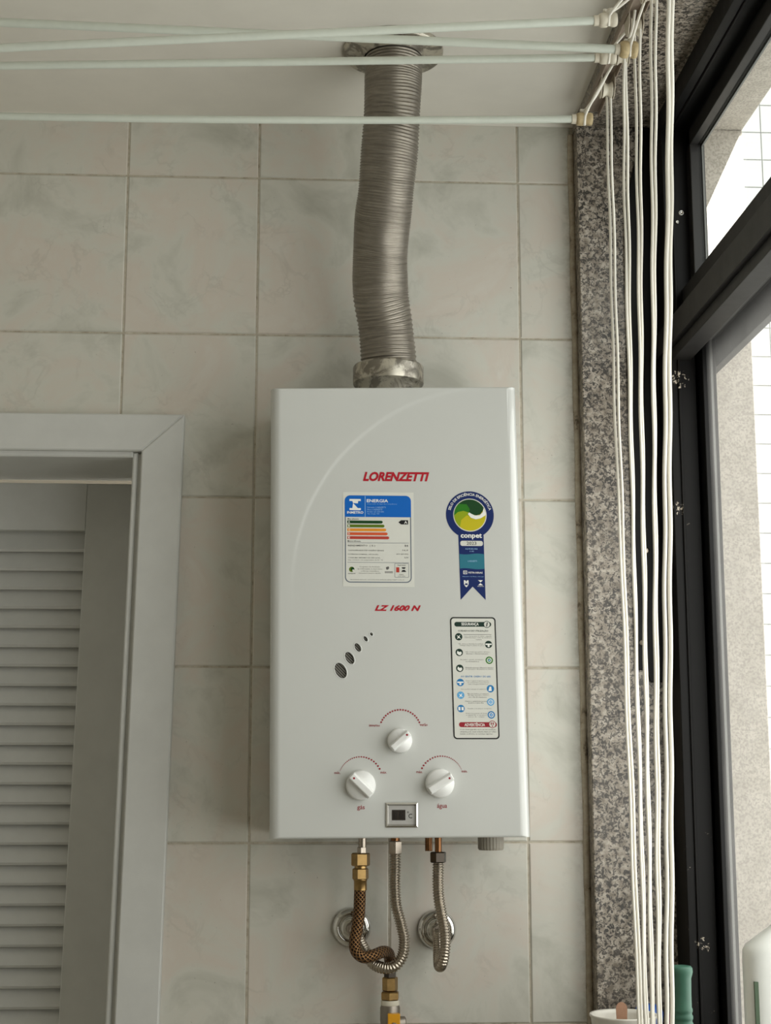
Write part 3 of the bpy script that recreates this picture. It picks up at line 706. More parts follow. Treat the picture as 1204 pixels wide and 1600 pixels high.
for x, y, m_, kd in IC:
    p.disc(x, y, 42, m_, 1, 24)
    if kd == 0: p.poly([(x - 24, y - 18), (x, y - 6), (x + 20, y - 24), (x + 8, y + 2), (x + 26, y + 24), (x, y + 12), (x - 22, y + 26), (x - 8, y + 2)], 'p_white', 2)
    elif kd == 1: p.rect(x - 36, y - 10, x + 36, y + 6, 'p_white', 2); p.disc(x, y + 18, 13, 'p_white', 2, 12)
    elif kd == 2: p.poly([(x - 6, y + 30), (x - 28, y + 10), (x - 20, y - 20), (x - 2, y - 4), (x + 20, y - 10), (x + 30, y + 8), (x + 14, y + 32)], 'p_white', 2)
    elif kd == 3: p.ring(p.circ(x, y, 28, 16), p.circ(x, y, 20, 16), 'p_white', 2); p.poly([(x - 14, y - 4), (x + 14, y - 12), (x + 10, y + 12), (x - 10, y + 8)], 'p_pale', 2)
    elif kd == 4: p.poly([(x - 10, y - 24), (x + 10, y - 24), (x + 14, y + 26), (x - 24, y + 26)], 'p_white', 2)
    else: p.rect(x - 30, y - 18, x - 6, y + 20, 'p_white', 2); p.rect(x + 6, y - 18, x + 30, y + 20, 'p_white', 2)
lines(272, 584, 314, (('Leia o manual antes de utilizar o aparelho', 0, 1), ('mantenha limpo e livre de obstáculos', 0, 1), ('o ambiente', .4, .62)))
lines(202, 492, 402, (('Não obstrua as aberturas de ventilação', 0, .98), ('verifique sempre a chama do piloto', 0.04, 1)))
lines(278, 552, 494, (('Não toque nas partes quentes', 0, 1), ('durante o funcionamento', .02, .95)))
lines(214, 482, 582, (('Não instale o aparelho em banheiros', 0, 1), ('ou dormitórios', .22, .8)))
lines(272, 592, 672, (('Mantenha materiais inflamáveis afastados', 0, 1), ('do aquecedor e da chaminé de exaustão', 0, 1)))
p.text('AO SENTIR CHEIRO DE GÁS', 214, 764, 556, 788, 'p_deep', 1, 0.01, res=1)
lines(274, 534, 822, (('Feche o registro de gás do aparelho', 0, 1), ('não acenda luzes e interruptores', .06, 1), ('não risque fósforos', .1, .95)))
lines(212, 498, 916, (('Abra portas e janelas do ambiente', 0, 1),))
lines(284, 528, 966, (('Não use telefone no ambiente', 0, 1), ('não ligue aparelhos elétricos', .02, 1), ('até o fim do vazamento', .05, .9)))
lines(252, 502, 1050, (('Chame a assistência técnica', 0, 1), ('autorizada', .15, .85)))
lines(280, 554, 1134, (('Ventile o local por completo', 0, 1),))
lines(260, 496, 1188, (('Retire as pessoas do local', 0, 1), ('e aguarde o técnico', 0, 1), ('antes de religar', .1, .9)))
p.rrect(178, 1292, 608, 1348, 27, 'p_maroon', 1); p.text('ADVERTÊNCIA', 240, 1296, 472, 1338, 'p_white', 2, 0.02)
p.disc(556, 1316, 42, 'p_maroon', 2, 24); p.disc(556, 1316, 35, 'p_label', 3, 24); p.rect(538, 1294, 550, 1322, 'p_maroon', 4); p.rect(560, 1294, 572, 1322, 'p_maroon', 4); p.disc(556, 1336, 8, 'p_maroon', 4, 10)
for k, s_ in enumerate(('O uso deste aparelho em local sem ventilação', 'adequada pode causar acidentes fatais por asfixia', 'instale conforme as normas vigentes')):
    p.text(s_, 188, 1368 + 24 * k, (594, 596, 556)[k], 1386 + 24 * k, 'p_black', 1, res=1)
p.build('safety_print', saf)

# dial marks around the knobs and their words
p = Print(600, 550, 0.4043, 1.5391, 1.88e-4, -0.8e-6)
def dial(cx, cy, r, a0, a1, n, f):
    st = [f(k / (n - 1)) for k in range(n)]; ac = [0]
    for k in range(1, n): ac.append(ac[-1] + st[k - 1] + st[k])
    for k in range(n):
        t = math.radians(a0 + (a1 - a0) * ac[k] / ac[-1]); p.disc(cx + r * math.cos(t), cy - r * math.sin(t), st[k], 'p_maroon', 1, 10)
dial(602, 232, 148, 156, 24, 19, lambda t: 6.4)
dial(322, 565, 152, 158, 27, 24, lambda t: 2.2 + 4.6 * t)
dial(893, 562, 154, 153, 24, 24, lambda t: 6.8 - 4.6 * t)
for s_, x0, y0, x1, y1 in (('inverno', 382, 184, 458, 203), ('verão', 740, 178, 796, 199), ('mín.', 140, 514, 182, 532), ('máx.', 464, 511, 508, 529), ('máx.', 716, 508, 760, 526), ('mín.', 1036, 504, 1078, 522)):
    p.text(s_, x0, y0, x1, y1, 'p_maroon', 1, 0.01, res=1)
p.text('gás', 302, 746, 354, 784, 'p_maroon', 1, 0.006, res=4); p.text('água', 862, 736, 932, 776, 'p_maroon', 1, 0.006, res=4)
p.build('dial_print', heater)['kind'] = 'stuff'

# temperature display
dy = YF
disp = MB()
def rectring(x0, z0, x1, z1, w, ya, yb, yc):
    o_ = [(x0, z0), (x1, z0), (x1, z1), (x0, z1)]; i_ = [(x0 + w, z0 + w), (x1 - w, z0 + w), (x1 - w, z1 - w), (x0 + w, z1 - w)]; m_ = [(x0 + w * .45, z0 + w * .45), (x1 - w * .45, z0 + w * .45), (x1 - w * .45, z1 - w * .45), (x0 + w * .45, z1 - w * .45)]
    V = [(q[0], y_, q[1]) for r_, y_ in ((o_, ya), (o_, yb), (m_, yb - .001), (i_, yc)) for q in r_]
    disp.add(V, [(i * 4 + k, i * 4 + (k + 1) % 4, (i + 1) * 4 + (k + 1) % 4, (i + 1) * 4 + k) for i in range(3) for k in range(4)])
rectring(dx0, dz0, dx1, dz1, .0042, dy + .005, dy - .0015, dy + .0025)
db = disp.build('display_bezel', M['chrome'], heater)
x0, z1 = CX(606.5, 1257.5); x1, z0 = CX(648.5, 1288.5)
MB().box((x0, dy + .0022, z0), (x1, dy + .0055, z1)).build('display_plate', M['plate'], db)
x0, z1 = CX(612.2, 1265); x1, z0 = CX(633.2, 1281.2)
MB().box((x0, dy + .0017, z0), (x1, dy + .003, z1)).build('display_screen', M['screen'], db)
b = MB()
def seg7(cx, cz, w, h, on):
    t = w * .2
    S7 = dict(a=(-w/2, h/2 - t, w/2, h/2), g=(-w/2, -t/2, w/2, t/2), d=(-w/2, -h/2, w/2, -h/2 + t), f=(-w/2, 0, -w/2 + t, h/2), b=(w/2 - t, 0, w/2, h/2), e=(-w/2, -h/2, -w/2 + t, 0), c=(w/2 - t, -h/2, w/2, 0))
    for k_ in on: q = S7[k_]; b.box((cx + q[0], dy + .0014, cz + q[1]), (cx + q[2], dy + .0018, cz + q[3]))
xm, zm = (x0 + x1) / 2, (z0 + z1) / 2
seg7(xm - .0042, zm, .0046, .009, 'abcdefg'); seg7(xm + .0032, zm, .0046, .009, 'abcdefg')
b.build('digits', M['seg'], db)
p = Print(600, 550, 0.4043, 1.5391, 1.88e-4, 0); wold = p.W
p.W = lambda x, y, lay: (wold(x, y, lay)[0], dy + .0019, wold(x, y, lay)[2])
p.text('C', 660, 806, 686, 838, 'p_black', 1, 0.01); p.ring(p.circ(657, 796, 6, 12), p.circ(657, 796, 3, 12), 'p_black', 1)
p.build('unit_lettering', db)

# pipes under the heater that belong to it
def pipe(name, x, y, r, z0, z1, m, parent=heater, seg=24): return MB().lathe((x, y, z0), (0, 0, 1), [(r, 0), (r, z1 - z0)], seg).build(name, M[m], parent)
pipe('gas_inlet', 0.3583, -0.09, .0055, 1.436, 1.465, 'nutsteel')
pipe('water_outlet', 0.4045, -0.07, .0065, 1.444, 1.465, 'copper')
pipe('water_inlet', 0.4625, -0.09, .0048, 1.436, 1.465, 'copper')
pipe('copper_stub', 0.4506, -0.075, .0052, 1.4375, 1.465, 'copper')
b = MB(); pr = []
for k in range(25): pr.append((.0178 if k % 2 == 0 else .0172, 0.0))
R0 = .0178; rings = 48; vs = []; fs = []
for h in (1.439, 1.4415, 1.465):
    for k in range(rings):
        r = R0 * (0.93 if h < 1.44 else 1) * (1 if k % 2 else .965); t = 2 * math.pi * k / rings; vs.append((0.5355 + r * math.cos(t), -0.085 + r * math.sin(t), h))
fs = [(i * rings + k, i * rings + (k + 1) % rings, (i + 1) * rings + (k + 1) % rings, (i + 1) * rings + k) for i in range(2) for k in range(rings)] + [tuple(range(rings))]
b.add(vs, fs); b.build('drain_plug', M['greyplug'], heater)

# flue collar on top of the heater
FX, FY = 0.3935, -0.103
b = MB(); b.lathe((FX, FY, 2.062), (0, 0, 1), [(.0465, 0), (.0465, .030), (.050, .0302), (.0508, .032), (.0508, .0545), (.0495, .057), (.0415, .0575), (.0415, .050)], 64, caps=False)
b.build('flue_collar', M['zinc'], heater)

# ------------------------------------------------------------------ exhaust duct
duct = tag(empty('exhaust_duct', (FX, FY, 2.118)), 'grey ribbed flexible exhaust duct rising from the heater to the ceiling', 'duct')
ctrl = [(0.3940, -0.103, 2.108), (0.3938, -0.105, 2.130), (0.3888, -0.113, 2.178), (0.3815, -0.128, 2.2187), (0.3795, -0.146, 2.262), (0.3815, -0.166, 2.310), (0.3862, -0.187, 2.356), (0.3915, -0.210, 2.430), (0.3940, -0.226, 2.500), (0.3942, -0.230, 2.5405)]
P = resample(smooth_path(ctrl, 0.004), 0.00078)
n = len(P); rad = []; ph = 0.0; tl = 0
for i in range(n):
    s_ = i / n
    pitch = 0.0052 if s_ < .26 else (0.0030 if s_ < .72 else 0.0050)
    pitch *= 1 + 0.25 * math.sin(i * .021) + .15 * math.sin(i * .067)
    ph += 0.00078 / pitch
    w = 0.5 + 0.5 * math.cos(2 * math.pi * ph)
    rad.append(0.0385 + 0.0015 * w ** 1.6 + 0.0004 * math.sin(i * .05))
b = MB().sweep(P, rad, 48, 0, False, True, 0.02)
# crumple: ribs lean and wander a little
vv = []
for i in range(n):
    for k in range(48):
        x, y, z = b.v[i * 48 + k]; t = 2 * math.pi * k / 48
        dz = 0.0022 * math.sin(t + i * .013) * math.sin(i * .019) + 0.0007 * math.sin(3 * t + i * .05)
        vv.append((x, y, z + dz * min(1, i / 60, (n - i) / 60)))
b.v = vv
b.build('corrugated_pipe', M['duct'], duct)
b = MB(); b.lathe((0.3935, -0.2305, CEIL), (0, 0, -1), [(.0705, 0.0), (.0705, .004), (.0690, .0075), (.0665, .008), (.060, .0078), (.046, .0085), (.043, .0125), (.0408, .013)], 64, caps=False)
b.build('ceiling_flange', M['zinc'], duct)

# ------------------------------------------------------------------ hoses and fittings
def corrugated(path, r0=.0062, r1=.0081, pitch=.0037):
    P = resample(smooth_path(path, .003), pitch / 5); return MB().sweep(P, [r0 + (r1 - r0) * (0.5 + 0.5 * math.cos(2 * math.pi * i / 5)) ** .7 for i in range(len(P))], 20)
hot = tag(empty('water_hose', (0.4043, -0.07, 1.28)), 'ribbed steel water hose curling left under the display to the left wall flange', 'hose', 'ribbed steel water hoses')
corrugated([(0.4043, -.07, 1.437), (0.4043, -.07, 1.415), (0.4039, -.07, 1.394), (0.4055, -.070, 1.3657), (0.4118, -.071, 1.3409), (0.4164, -.074, 1.318), (0.4137, -.077, 1.2986), (0.4028, -.077, 1.2845), (0.3871, -.070, 1.2817), (0.373, -.058, 1.2875), (0.3620, -.045, 1.3050), (0.3535, -.034, 1.320), (0.3485, -.024, 1.327), (0.3475, -.012, 1.3285)]).build('corrugated_tube', M['steel'], hot)
MB().hexnut((0.4043, -.07, 1.433), (0, 0, 1), .0098, 0, .018, start=.55).build('nut', M['nutsteel'], hot)
MB().hexnut((0.3473, -.030, 1.3285), (0, 1, 0), .0095, 0, .014).build('nut', M['nutsteel'], hot)
cold = tag(empty('water_hose', (0.4619, -0.09, 1.28)), 'ribbed steel water hose hanging in a loop before the right wall flange', 'hose', 'ribbed steel water hoses')
corrugated([(0.4622, -.09, 1.427), (0.4619, -.09, 1.410), (0.4617, -.09, 1.395), (0.4625, -.091, 1.3765), (0.4654, -.094, 1.3574), (0.4692, -.098, 1.335), (0.4699, -.100, 1.3157), (0.4680, -.099, 1.2990), (0.4650, -.092, 1.2875), (0.4640, -.078, 1.2855), (0.4645, -.064, 1.294), (0.4655, -.050, 1.308), (0.4665, -.034, 1.320), (0.4672, -.012, 1.325)]).build('corrugated_tube', M['steel'], cold)
MB().hexnut((0.4622, -.09, 1.4225), (0, 0, 1), .0112, 0, .0145, start=.2).build('nut', M['darknut'], cold)
MB().hexnut((0.4669, -.032, 1.3255), (0, 1, 0), .0095, 0, .014).build('nut', M['nutsteel'], cold)

gas = tag(empty('gas_hose', (0.355, -0.09, 1.29)), 'brown braided gas hose with brass nuts bending to the yellow-handled valve', 'hose')
gp = [(0.3560, -.09, 1.400), (0.3552, -.09, 1.385), (0.3542, -.0905, 1.3584), (0.3512, -.092, 1.3357), (0.3484, -.0935, 1.3210), (0.3497, -.0945, 1.3075), (0.3595, -.0945, 1.2990), (0.3740, -.0880, 1.3005), (0.3870, -.072, 1.3030), (0.3955, -.056, 1.2990), (0.3985, -.048, 1.288), (0.3985, -.046, 1.276)]
MB().sweep(resample(smooth_path(gp, .003), .002), .0081, 28, 0, True, True, 0.051).build('braided_tube', M['braid'], gas)
b = MB(); b.lathe((0.3557, -.09, 1.3865), (0, 0, 1), [(.0089, 0), (.0089, .012), (.0094, .0125), (.0094, .0145)], 28); b.build('ferrule', M['brass'], gas)
MB().hexnut((0.3558, -.09, 1.4005), (0, 0, 1), .0112, 0, .0150, start=.15).build('nut', M['brass'], gas)
b = MB().hexnut((0.3560, -.09, 1.4185), (0, 0, 1), .0130, 0, .0175, start=.15); b.lathe((0.3560, -.09, 1.413), (0, 0, 1), [(.0085, 0), (.0085, .006)], 20); b.build('nut', M['brass'], gas)
MB().hexnut((0.3578, -.09, 1.4350), (0, 0, 1), .0068, 0, .0090).build('reducer', M['nutsteel'], gas)

valve = tag(empty('gas_valve', (0.399, -0.056, 1.20)), 'brass gas valve with yellow lever below the braided hose', 'valve')
VXc, VY = 0.3985, -0.046
MB().hexnut((VXc, VY, 1.2655), (0, 0, 1), .0088, 0, .0135).build('dark_nut', M['darknut'], valve)
MB().hexnut((VXc, VY, 1.2480), (0, 0, 1), .0108, 0, .0185, start=.1).build('brass_body', M['brass'], valve)
MB().hexnut((VXc, VY, 1.2360), (0, 0, 1), .0134, 0, .0115, start=.4).build('hex_collar', M['brass'], valve)
b = MB(); b.lathe((VXc, VY, 1.2290), (0, 0, 1), [(.0122, 0), (.0131, .0015), (.0124, .003), (.0130, .005), (.0118, .007)], 24); b.build('thread_tape', M['ptfe'], valve)
b = MB(); b.lathe((VXc, VY, 1.190), (0, 0, 1), [(.0120, 0), (.0128, .012), (.0138, .020), (.0138, .036), (.012, .040)], 32); b.lathe((VXc + .002, VY, 1.205), (1, 0, 0), [(.0095, 0), (.0095, .018), (.007, .020)], 20)
b.lathe((VXc, VY, 1.12), (0, 0, 1), [(.0095, 0), (.0095, .07)], 24); b.lathe((VXc, VY + .002, 1.125), (0, 1, 0), [(.0095, 0), (.0095, .056)], 24); b.build('valve_body', M['castgrey'], valve)
b = MB(); 
hp = [(-.0085, 1.221), (.0085, 1.221), (.0080, 1.190), (.0065, 1.150), (-.0065, 1.150), (-.0080, 1.190)]
b.prism([(VXc + .004 + x, z) for x, z in hp], VY - .020, VY - .0235, .0006); b.box((VXc - .0035, VY - .0202, 1.214), (VXc + .0115, VY - .012, 1.221)); b.build('lever', M['yellow'], valve, .0006)
b = MB().lathe((VXc + .004, VY - .0235, 1.206), (0, -1, 0), [(.0045, 0), (.0045, .003), (.003, .004)], 6, smooth=False); b.build('lever_nut', M['nutsteel'], valve)

def escutcheon(x, z, label):
    t = tag(empty('wall_flange', (x, 0, z)), label, 'wall flange', 'chrome wall flanges')
    b = MB(); b.lathe((x, -.0005, z), (0, -1, 0), [(.0268, 0), (.0272, .003), (.0262, .006), (.0235, .0085), (.0205, .0100), (.0185, .0096), (.0172, .0080), (.0160, .0095), (.0150, .0165), (.0135, .0180), (.0085, .0180)], 56, caps=False)
    b.build('rosette', M['chrome'], t)
    MB().lathe((x, -.001, z), (0, -1, 0), [(.0088, 0), (.0088, .024)], 24).build('nipple', M['nutsteel'], t)
escutcheon(0.3467, 1.3285, 'round chrome wall flange behind the braided gas hose')
escutcheon(0.4675, 1.3250, 'round chrome wall flange behind the looped hose on the right')

# ------------------------------------------------------------------ clothes line under the ceiling
RG = 'ceiling drying rods'
def rod(L_, R_, capm, label, bow=0.0, r=.0051, capscale=1.0):
    A = Vector(L_); B = Vector(R_); A = A + (A - B) * 0.42      # runs on past the left edge of the photograph
    t = tag(empty('drying_rod', tuple((A + B) / 2)), label, 'drying rod', RG)
    pts = []
    for k in range(41):
        s_ = k / 40; q = A.lerp(B, s_); q.z -= bow * 4 * s_ * (1 - s_); pts.append(q)
    MB().sweep(pts, r, 16).build('tube', M['rod'], t)
    c = capscale; d = (B - A).normalized()
    b = MB(); b.lathe(B - d * .004, d, [(r * 1.25, 0), (r * 1.3, .004), (r * 1.3, .006)], 20); b.build('ferrule', M['capwhite'], t)
    b = MB(); b.lathe(B + d * .002, d, [(r * .9, 0), (r * 1.5 * c, .001), (r * 1.75 * c, .004), (r * 1.75 * c, .010), (r * 1.45 * c, .012), (r * 1.4 * c, .014), (r * 1.7 * c, .016), (r * 1.75 * c, .020), (r * 1.55 * c, .0225)], 24); b.build('end_cap', M[capm], t)
    return B, d
K = {}
K[4] = rod((-0.1378, -0.270, 2.4192), (0.6403, -0.270, 2.4277), 'cap', 'pale drying rod hanging lowest, level with the top of the tiles', 0.007)
K[3] = rod((-0.1239, -0.345, 2.4483), (0.6588, -0.345, 2.4805), 'capwhite', 'pale drying rod just below the crossing pair, with the short ivory cap', 0.0)
K[2] = rod((-0.1097, -0.420, 2.4694), (0.6699, -0.420, 2.4541), 'cap', 'pale drying rod with the large yellowed end cap, crossing downwards to the right', 0.0, .0054, 1.15)
K[1] = rod((-0.0925, -0.490, 2.3994), (0.6291, -0.490, 2.4549), 'capwhite', 'uppermost pale drying rod, rising to the right', 0.0)

rail = tag(empty('pulley_rail', (0.698, -0.6, 2.5425)), 'old painted ceiling rail that carries the clothesline pulleys', 'rail')
b = MB(); b.box((0.6875, -1.3, SOF - .0035), (0.711, -0.095, SOF - .0003)); b.box((0.6875, -1.3, SOF - .012), (0.6895, -0.095, SOF - .0035)); b.box((0.709, -1.3, SOF - .012), (0.711, -0.095, SOF - .0035))
b.build('channel', M['rail'], rail, .0005)
for yy in (-0.21, -0.31, -0.39, -0.475, -0.56):
    b = MB()
    for sx in (0.690, 0.7085):
        b.prism([(yy - .016, SOF - .003), (yy + .016, SOF - .003), (yy + .013, SOF - .026), (yy + .004, SOF - .036), (yy - .004, SOF - .036), (yy - .013, SOF - .026)], 0, .0012)
        o = len(b.v) - 12
        for i in range(o, len(b.v)): x, y, z = b.v[i]; b.v[i] = (sx + y - .0006, x, z)
    pb = b.build('pulley_bracket', M['bracket'], rail)
    MB().lathe((0.6925, yy, SOF - .024), (1, 0, 0), [(.0115, 0), (.0115, .002), (.0085, .005), (.0085, .009), (.0115, .012), (.0115, .014)], 24).build('pulley_wheel', M['capwhite'], pb)

CG = 'white cotton cords of the clothesline'
cleat_y = -0.33
def cord(pts, label, r=.0026, knot=None):
    P = resample(smooth_path(pts, .01), .006)
    t = tag(empty('cord', tuple(pts[-1])), label, 'cord', CG)
    P = [p + Vector((0.0006 * math.sin(i * .21 + p.y * 90), 0.0006 * math.sin(i * .13 + p.z * 5), 0)) for i, p in enumerate(P)]
    MB().sweep(P, r, 10, 0, True, True, .008).build('strand', M['cord'], t)
    if knot:
        MB().sweep(smooth_path([Vector(knot) + Vector(d_) for d_ in ((-.004, 0, -.004), (.003, -.005, 0), (.004, .002, .005), (-.003, .004, .003), (-.004, -.003, .001), (.003, .001, -.003))], .002), r * 1.15, 8, 0, True, True, .008).build('knot', M['cord'], t)
    return t
names = ['first cord from the left', 'second cord from the left', 'third cord from the left', 'fourth cord from the left', 'fifth cord from the left', 'sixth cord from the left', 'seventh cord from the left', 'eighth cord from the left']
# hanging cords: from the pulleys down to the cleat on the sill
tracks = [
    [(0.7000, -0.2025, 2.5050), (0.7000, -0.2017, 2.3510), (0.7000, -0.2002, 2.0540), (0.7000, -0.2170, 1.7688), (0.7000, -0.2270, 1.5011), (0.7000, -0.2436, 1.2339)],
    [(0.7045, -0.2062, 2.5050), (0.7045, -0.2062, 2.3493), (0.7045, -0.2062, 2.0526), (0.7045, -0.2142, 1.7691), (0.7045, -0.2255, 1.5011), (0.7045, -0.2415, 1.2335)],
    [(0.7000, -0.3244, 2.5050), (0.7000, -0.3217, 2.4842), (0.7000, -0.2989, 2.3116), (0.7000, -0.2934, 2.0303), (0.7000, -0.2864, 1.7611), (0.7000, -0.2832, 1.5025), (0.7000, -0.2799, 1.2399)],
    [(0.7045, -0.3140, 2.5050), (0.7045, -0.3020, 2.3105), (0.7045, -0.2848, 2.0326), (0.7045, -0.2737, 1.7625), (0.7045, -0.2722, 1.5023), (0.7045, -0.2705, 1.2383)],
    [(0.7000, -0.3874, 2.5050), (0.7000, -0.3729, 2.2817), (0.7000, -0.3556, 2.0145), (0.7000, -0.3388, 1.7552), (0.7000, -0.3260, 1.5036), (0.7000, -0.3149, 1.2456)],
    [(0.7045, -0.3988, 2.5050), (0.7045, -0.3750, 2.2809), (0.7045, -0.3469, 2.0168), (0.7045, -0.3298, 1.7562), (0.7045, -0.3150, 1.5033), (0.7045, -0.3055, 1.2440)],
    [(0.7000, -0.4802, 2.5050), (0.7000, -0.4785, 2.4905), (0.7000, -0.4511, 2.2500), (0.7000, -0.4236, 1.9971), (0.7000, -0.3966, 1.7488), (0.7000, -0.3718, 1.5048), (0.7000, -0.3503, 1.2514)],
    [(0.7045, -0.4890, 2.5050), (0.7045, -0.4862, 2.4864), (0.7045, -0.4507, 2.2503), (0.7045, -0.4132, 1.9998), (0.7045, -0.3893, 1.7496), (0.7045, -0.3675, 1.5047), (0.7045, -0.3409, 1.2498)],
    [(0.7000, -0.5724, 2.5050), (0.7000, -0.5628, 2.4439), (0.7000, -0.5273, 2.2191), (0.7000, -0.4837, 1.9818), (0.7000, -0.4479, 1.7431), (0.7000, -0.4232, 1.5061), (0.7000, -0.3908, 1.2580)],
    [(0.7068, -0.5638, 2.5050), (0.7068, -0.5545, 2.4486), (0.7068, -0.5172, 2.2233), (0.7068, -0.4780, 1.9834), (0.7068, -0.4466, 1.7432), (0.7068, -0.4202, 1.5060), (0.7068, -0.3892, 1.2577)],
]
names = ['leftmost hanging cord, left of its close twin', 'second hanging cord from the left, twin of the leftmost', 'third hanging cord from the left', 'fourth hanging cord from the left',
         'fifth hanging cord from the left', 'sixth hanging cord from the left', 'seventh hanging cord from the left', 'eighth hanging cord from the left',
         'ninth hanging cord from the left, next to the rightmost', 'rightmost hanging cord beside the black window frame']
for i, tr in enumerate(tracks):
    e = Vector(tr[-1]); e = Vector((e.x, e.y * .7 + cleat_y * .3, 1.135))
    cord(tr + [tuple(e)], 'white cotton cord, ' + names[i], .0019 if i < 8 else .0026)
# short cords from each rod end up to its pulley
for i, (lab_, yy) in {4: ('short white cord tying the lowest drying rod to its pulley', -0.31), 3: ('short white cord tying the rod with the ivory cap to its pulley', -0.39), 2: ('short white cord tying the rod with the large yellowed cap to its pulley', -0.475), 1: ('short white cord tying the uppermost drying rod to its pulley', -0.56)}.items():
    B, d = K[i]; q = B + d * .014
    tgt = Vector((0.699, yy, SOF - .016)); tg2 = Vector((0.6945, yy + .06, SOF - .014))
    cord([tg2, q.lerp(tg2, .5) + Vector((0, .002, 0)), q + Vector((-.002, .009, .008)), q + Vector((0, -.0035, -.0096)), q + Vector((0, -.0095, .002)), q.lerp(tgt, .4) + Vector((0, -.002, .004)), tgt], lab_, .0018, knot=q + Vector((0, 0, .0105)))
b = MB()
t = tag(empty('cord_cleat', (0.702, cleat_y, 1.10)), 'small cleat on the sill where the cords are tied', 'cleat')
b.box((.692, cleat_y - .05, 1.1), (.712, cleat_y + .05, 1.108)); b.lathe((.702, cleat_y, 1.108), (0, 0, 1), [(.012, 0), (.012, .02)], 16); b.sweep([(.702, cleat_y - .06, 1.136), (.702, cleat_y, 1.130), (.702, cleat_y + .06, 1.136)], .007, 10)
b.build('cleat_body', M['capwhite'], t)

# ------------------------------------------------------------------ things on the sill
t = tag(empty('cup', (0.700, -0.15, 1.1)), 'white plastic cup standing in the corner by the granite', 'cup')
b = MB(); b.lathe((0.700, -0.15, 1.1), (0, 0, 1), [(.030, 0), (.0425, .126), (.0445, .1295), (.0440, .1315), (.0405, .1305), (.0395, .126), (.028, .004), (.0005, .004)], 48, caps=False)
b.add([(0.700 + .03 * math.cos(k * math.pi / 12), -.15 + .03 * math.sin(k * math.pi / 12), 1.1) for k in range(24)], [tuple(range(24))]); b.build('cup_body', M['ceramic'], t)
t = tag(empty('wooden_stick', (0.695, -0.15, 1.105)), 'pale wooden stick with a rounded end standing in the white cup', 'stick')
b = MB(); pts = [(-.006, 0), (.006, 0), (.007, .125)] + [(.0075 * math.cos(math.radians(a_)), .134 + .0085 * math.sin(math.radians(a_))) for a_ in range(0, 181, 20)] + [(-.007, .125)]
b.prism([(0.697 + x, 1.1045 + z) for x, z in pts], -.155, -.152, .0006); b.build('stick_body', M['wood'], t)
t = tag(empty('blue_bottle', (0.7555, -.055, 1.1)), 'blue plastic bottle top half hidden behind the hanging cords', 'bottle')
b = MB().lathe((.7555, -.055, 1.1), (0, 0, 1), [(.016, 0), (.018, .104), (.0200, .118), (.017, .126), (.009, .129)], 24); b.build('bottle_body', M['blueplastic'], t)
t = tag(empty('pink_bottle', (.7885, -.058, 1.1)), 'pink plastic bottle behind the cords beside the green handle', 'bottle')
MB().lathe((.7885, -.058, 1.1), (0, 0, 1), [(.010, 0), (.011, .09), (.0095, .108), (.0065, .112), (.0065, .116)], 24).build('bottle_body', M['pinkplastic'], t)
t = tag(empty('rubber_handle', (0.7665, -0.2, 1.1)), 'green ribbed rubber handle standing upright beside the black frame', 'handle')
hz = lambda z: z - 1.1
pr = [(.0115, 0), (.0118, .10), (.0134, .1035), (.0134, .1075), (.0122, .110), (.0122, .122), (.0132, .1235), (.0132, .1275), (.0121, .129), (.0121, .1315), (.0131, .133), (.0131, .1365), (.0120, .138), (.0120, .1405), (.0128, .142), (.0128, .145), (.0119, .147), (.0119, .165), (.0124, .183), (.0136, .187), (.0146, .191), (.0143, .1955), (.0125, .198), (.0095, .1985), (.0005, .1978)]
MB().lathe((0.7665, -0.2, 1.1), (0, 0, 1), pr, 40).build('grip', M['teal'], t)
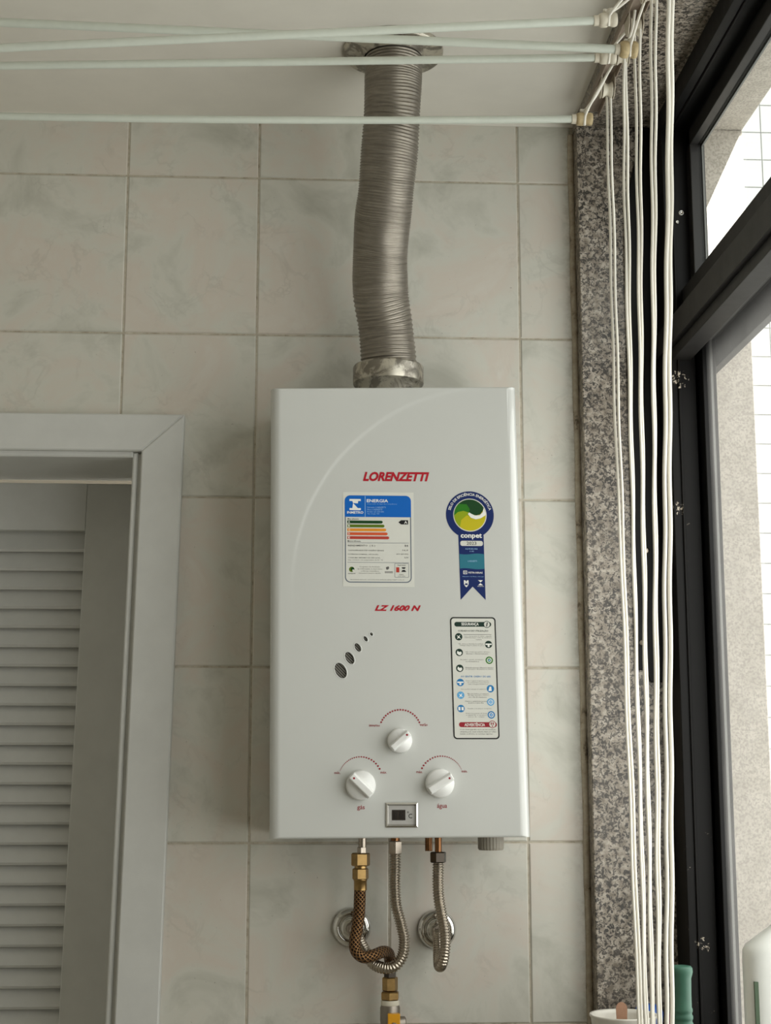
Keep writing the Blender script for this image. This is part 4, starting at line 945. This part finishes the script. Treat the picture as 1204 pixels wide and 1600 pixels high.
# white bottle
t = tag(empty('detergent_bottle', (0.872, -0.42, 1.1)), 'large white plastic bottle with a green label at the lower right', 'bottle')
t.location = (0.745 + .1, -0.40, 1.1)
b = MB(); BXc, BYc = 0.857, -0.36; n = 40; vs = []
prof = [(0.0, .93), (.004, 1.0), (.10, 1.0), (.20, 1.0), (.228, 1.0), (.236, .985), (.242, .92), (.252, .68), (.262, .42), (.268, .30), (.290, .28), (.295, .28)]
for h, s_ in prof:
    for k in range(n):
        tt = 2 * math.pi * k / n; ca, sa = math.cos(tt), math.sin(tt)
        x = .054 * math.copysign(abs(ca) ** .55, ca) * s_; y = .030 * math.copysign(abs(sa) ** .7, sa) * min(1, s_ * 1.05)
        vs.append((BXc + x, BYc + y, 1.1 + h))
fs = [(i * n + k, i * n + (k + 1) % n, (i + 1) * n + (k + 1) % n, (i + 1) * n + k) for i in range(len(prof) - 1) for k in range(n)]
b.add(vs, fs, 0, True); b.add(vs[:n], [tuple(range(n))]); b.add(vs[-n:], [tuple(range(n))])
t.location = (BXc, BYc, 1.1)
b.build('bottle_body', M['whiteplastic'], t)
MB().box((BXc - .0495, BYc - .0236, 1.20), (BXc - .0450, BYc - .0195, 1.303)).build('label_strip', M['greenlabel'], t)

# ------------------------------------------------------------------ outside: white tiled building across the light well
fac = tag(empty('tiled_building', (4.0, 4.8, -6)), 'white tiled building seen through the window panes', 'building')
MB().box((2.484, 4.806, -6), (8.0, 6.0, 9)).build('wall_core', M['facadegrout'], fac)
tm = MB().prism([(-.072, -.072), (.072, -.072), (.072, .072), (-.072, .072)], 0.008, 0, .003).mesh('facade_tile', M['facade'])
for c in range(3):
    for r in range(46):
        o = link('facade_tile', tm, fac); o.location = o.location + Vector((2.412 + .0735 + c * .1475 + .0, 4.80, 4.735 + 0.075 + .1475 * 6 - r * .1475))
b = MB()
for c in range(3, 24):
    for r in range(0, 46, 1):
        x = 2.4855 + c * .1475; z = 5.695 - r * .1475
        b.box((x - .072, 4.80, z - .072), (x + .072, 4.807, z + .072))
o = b.build('distant_tiles', M['facade'], fac); o['kind'] = 'stuff'
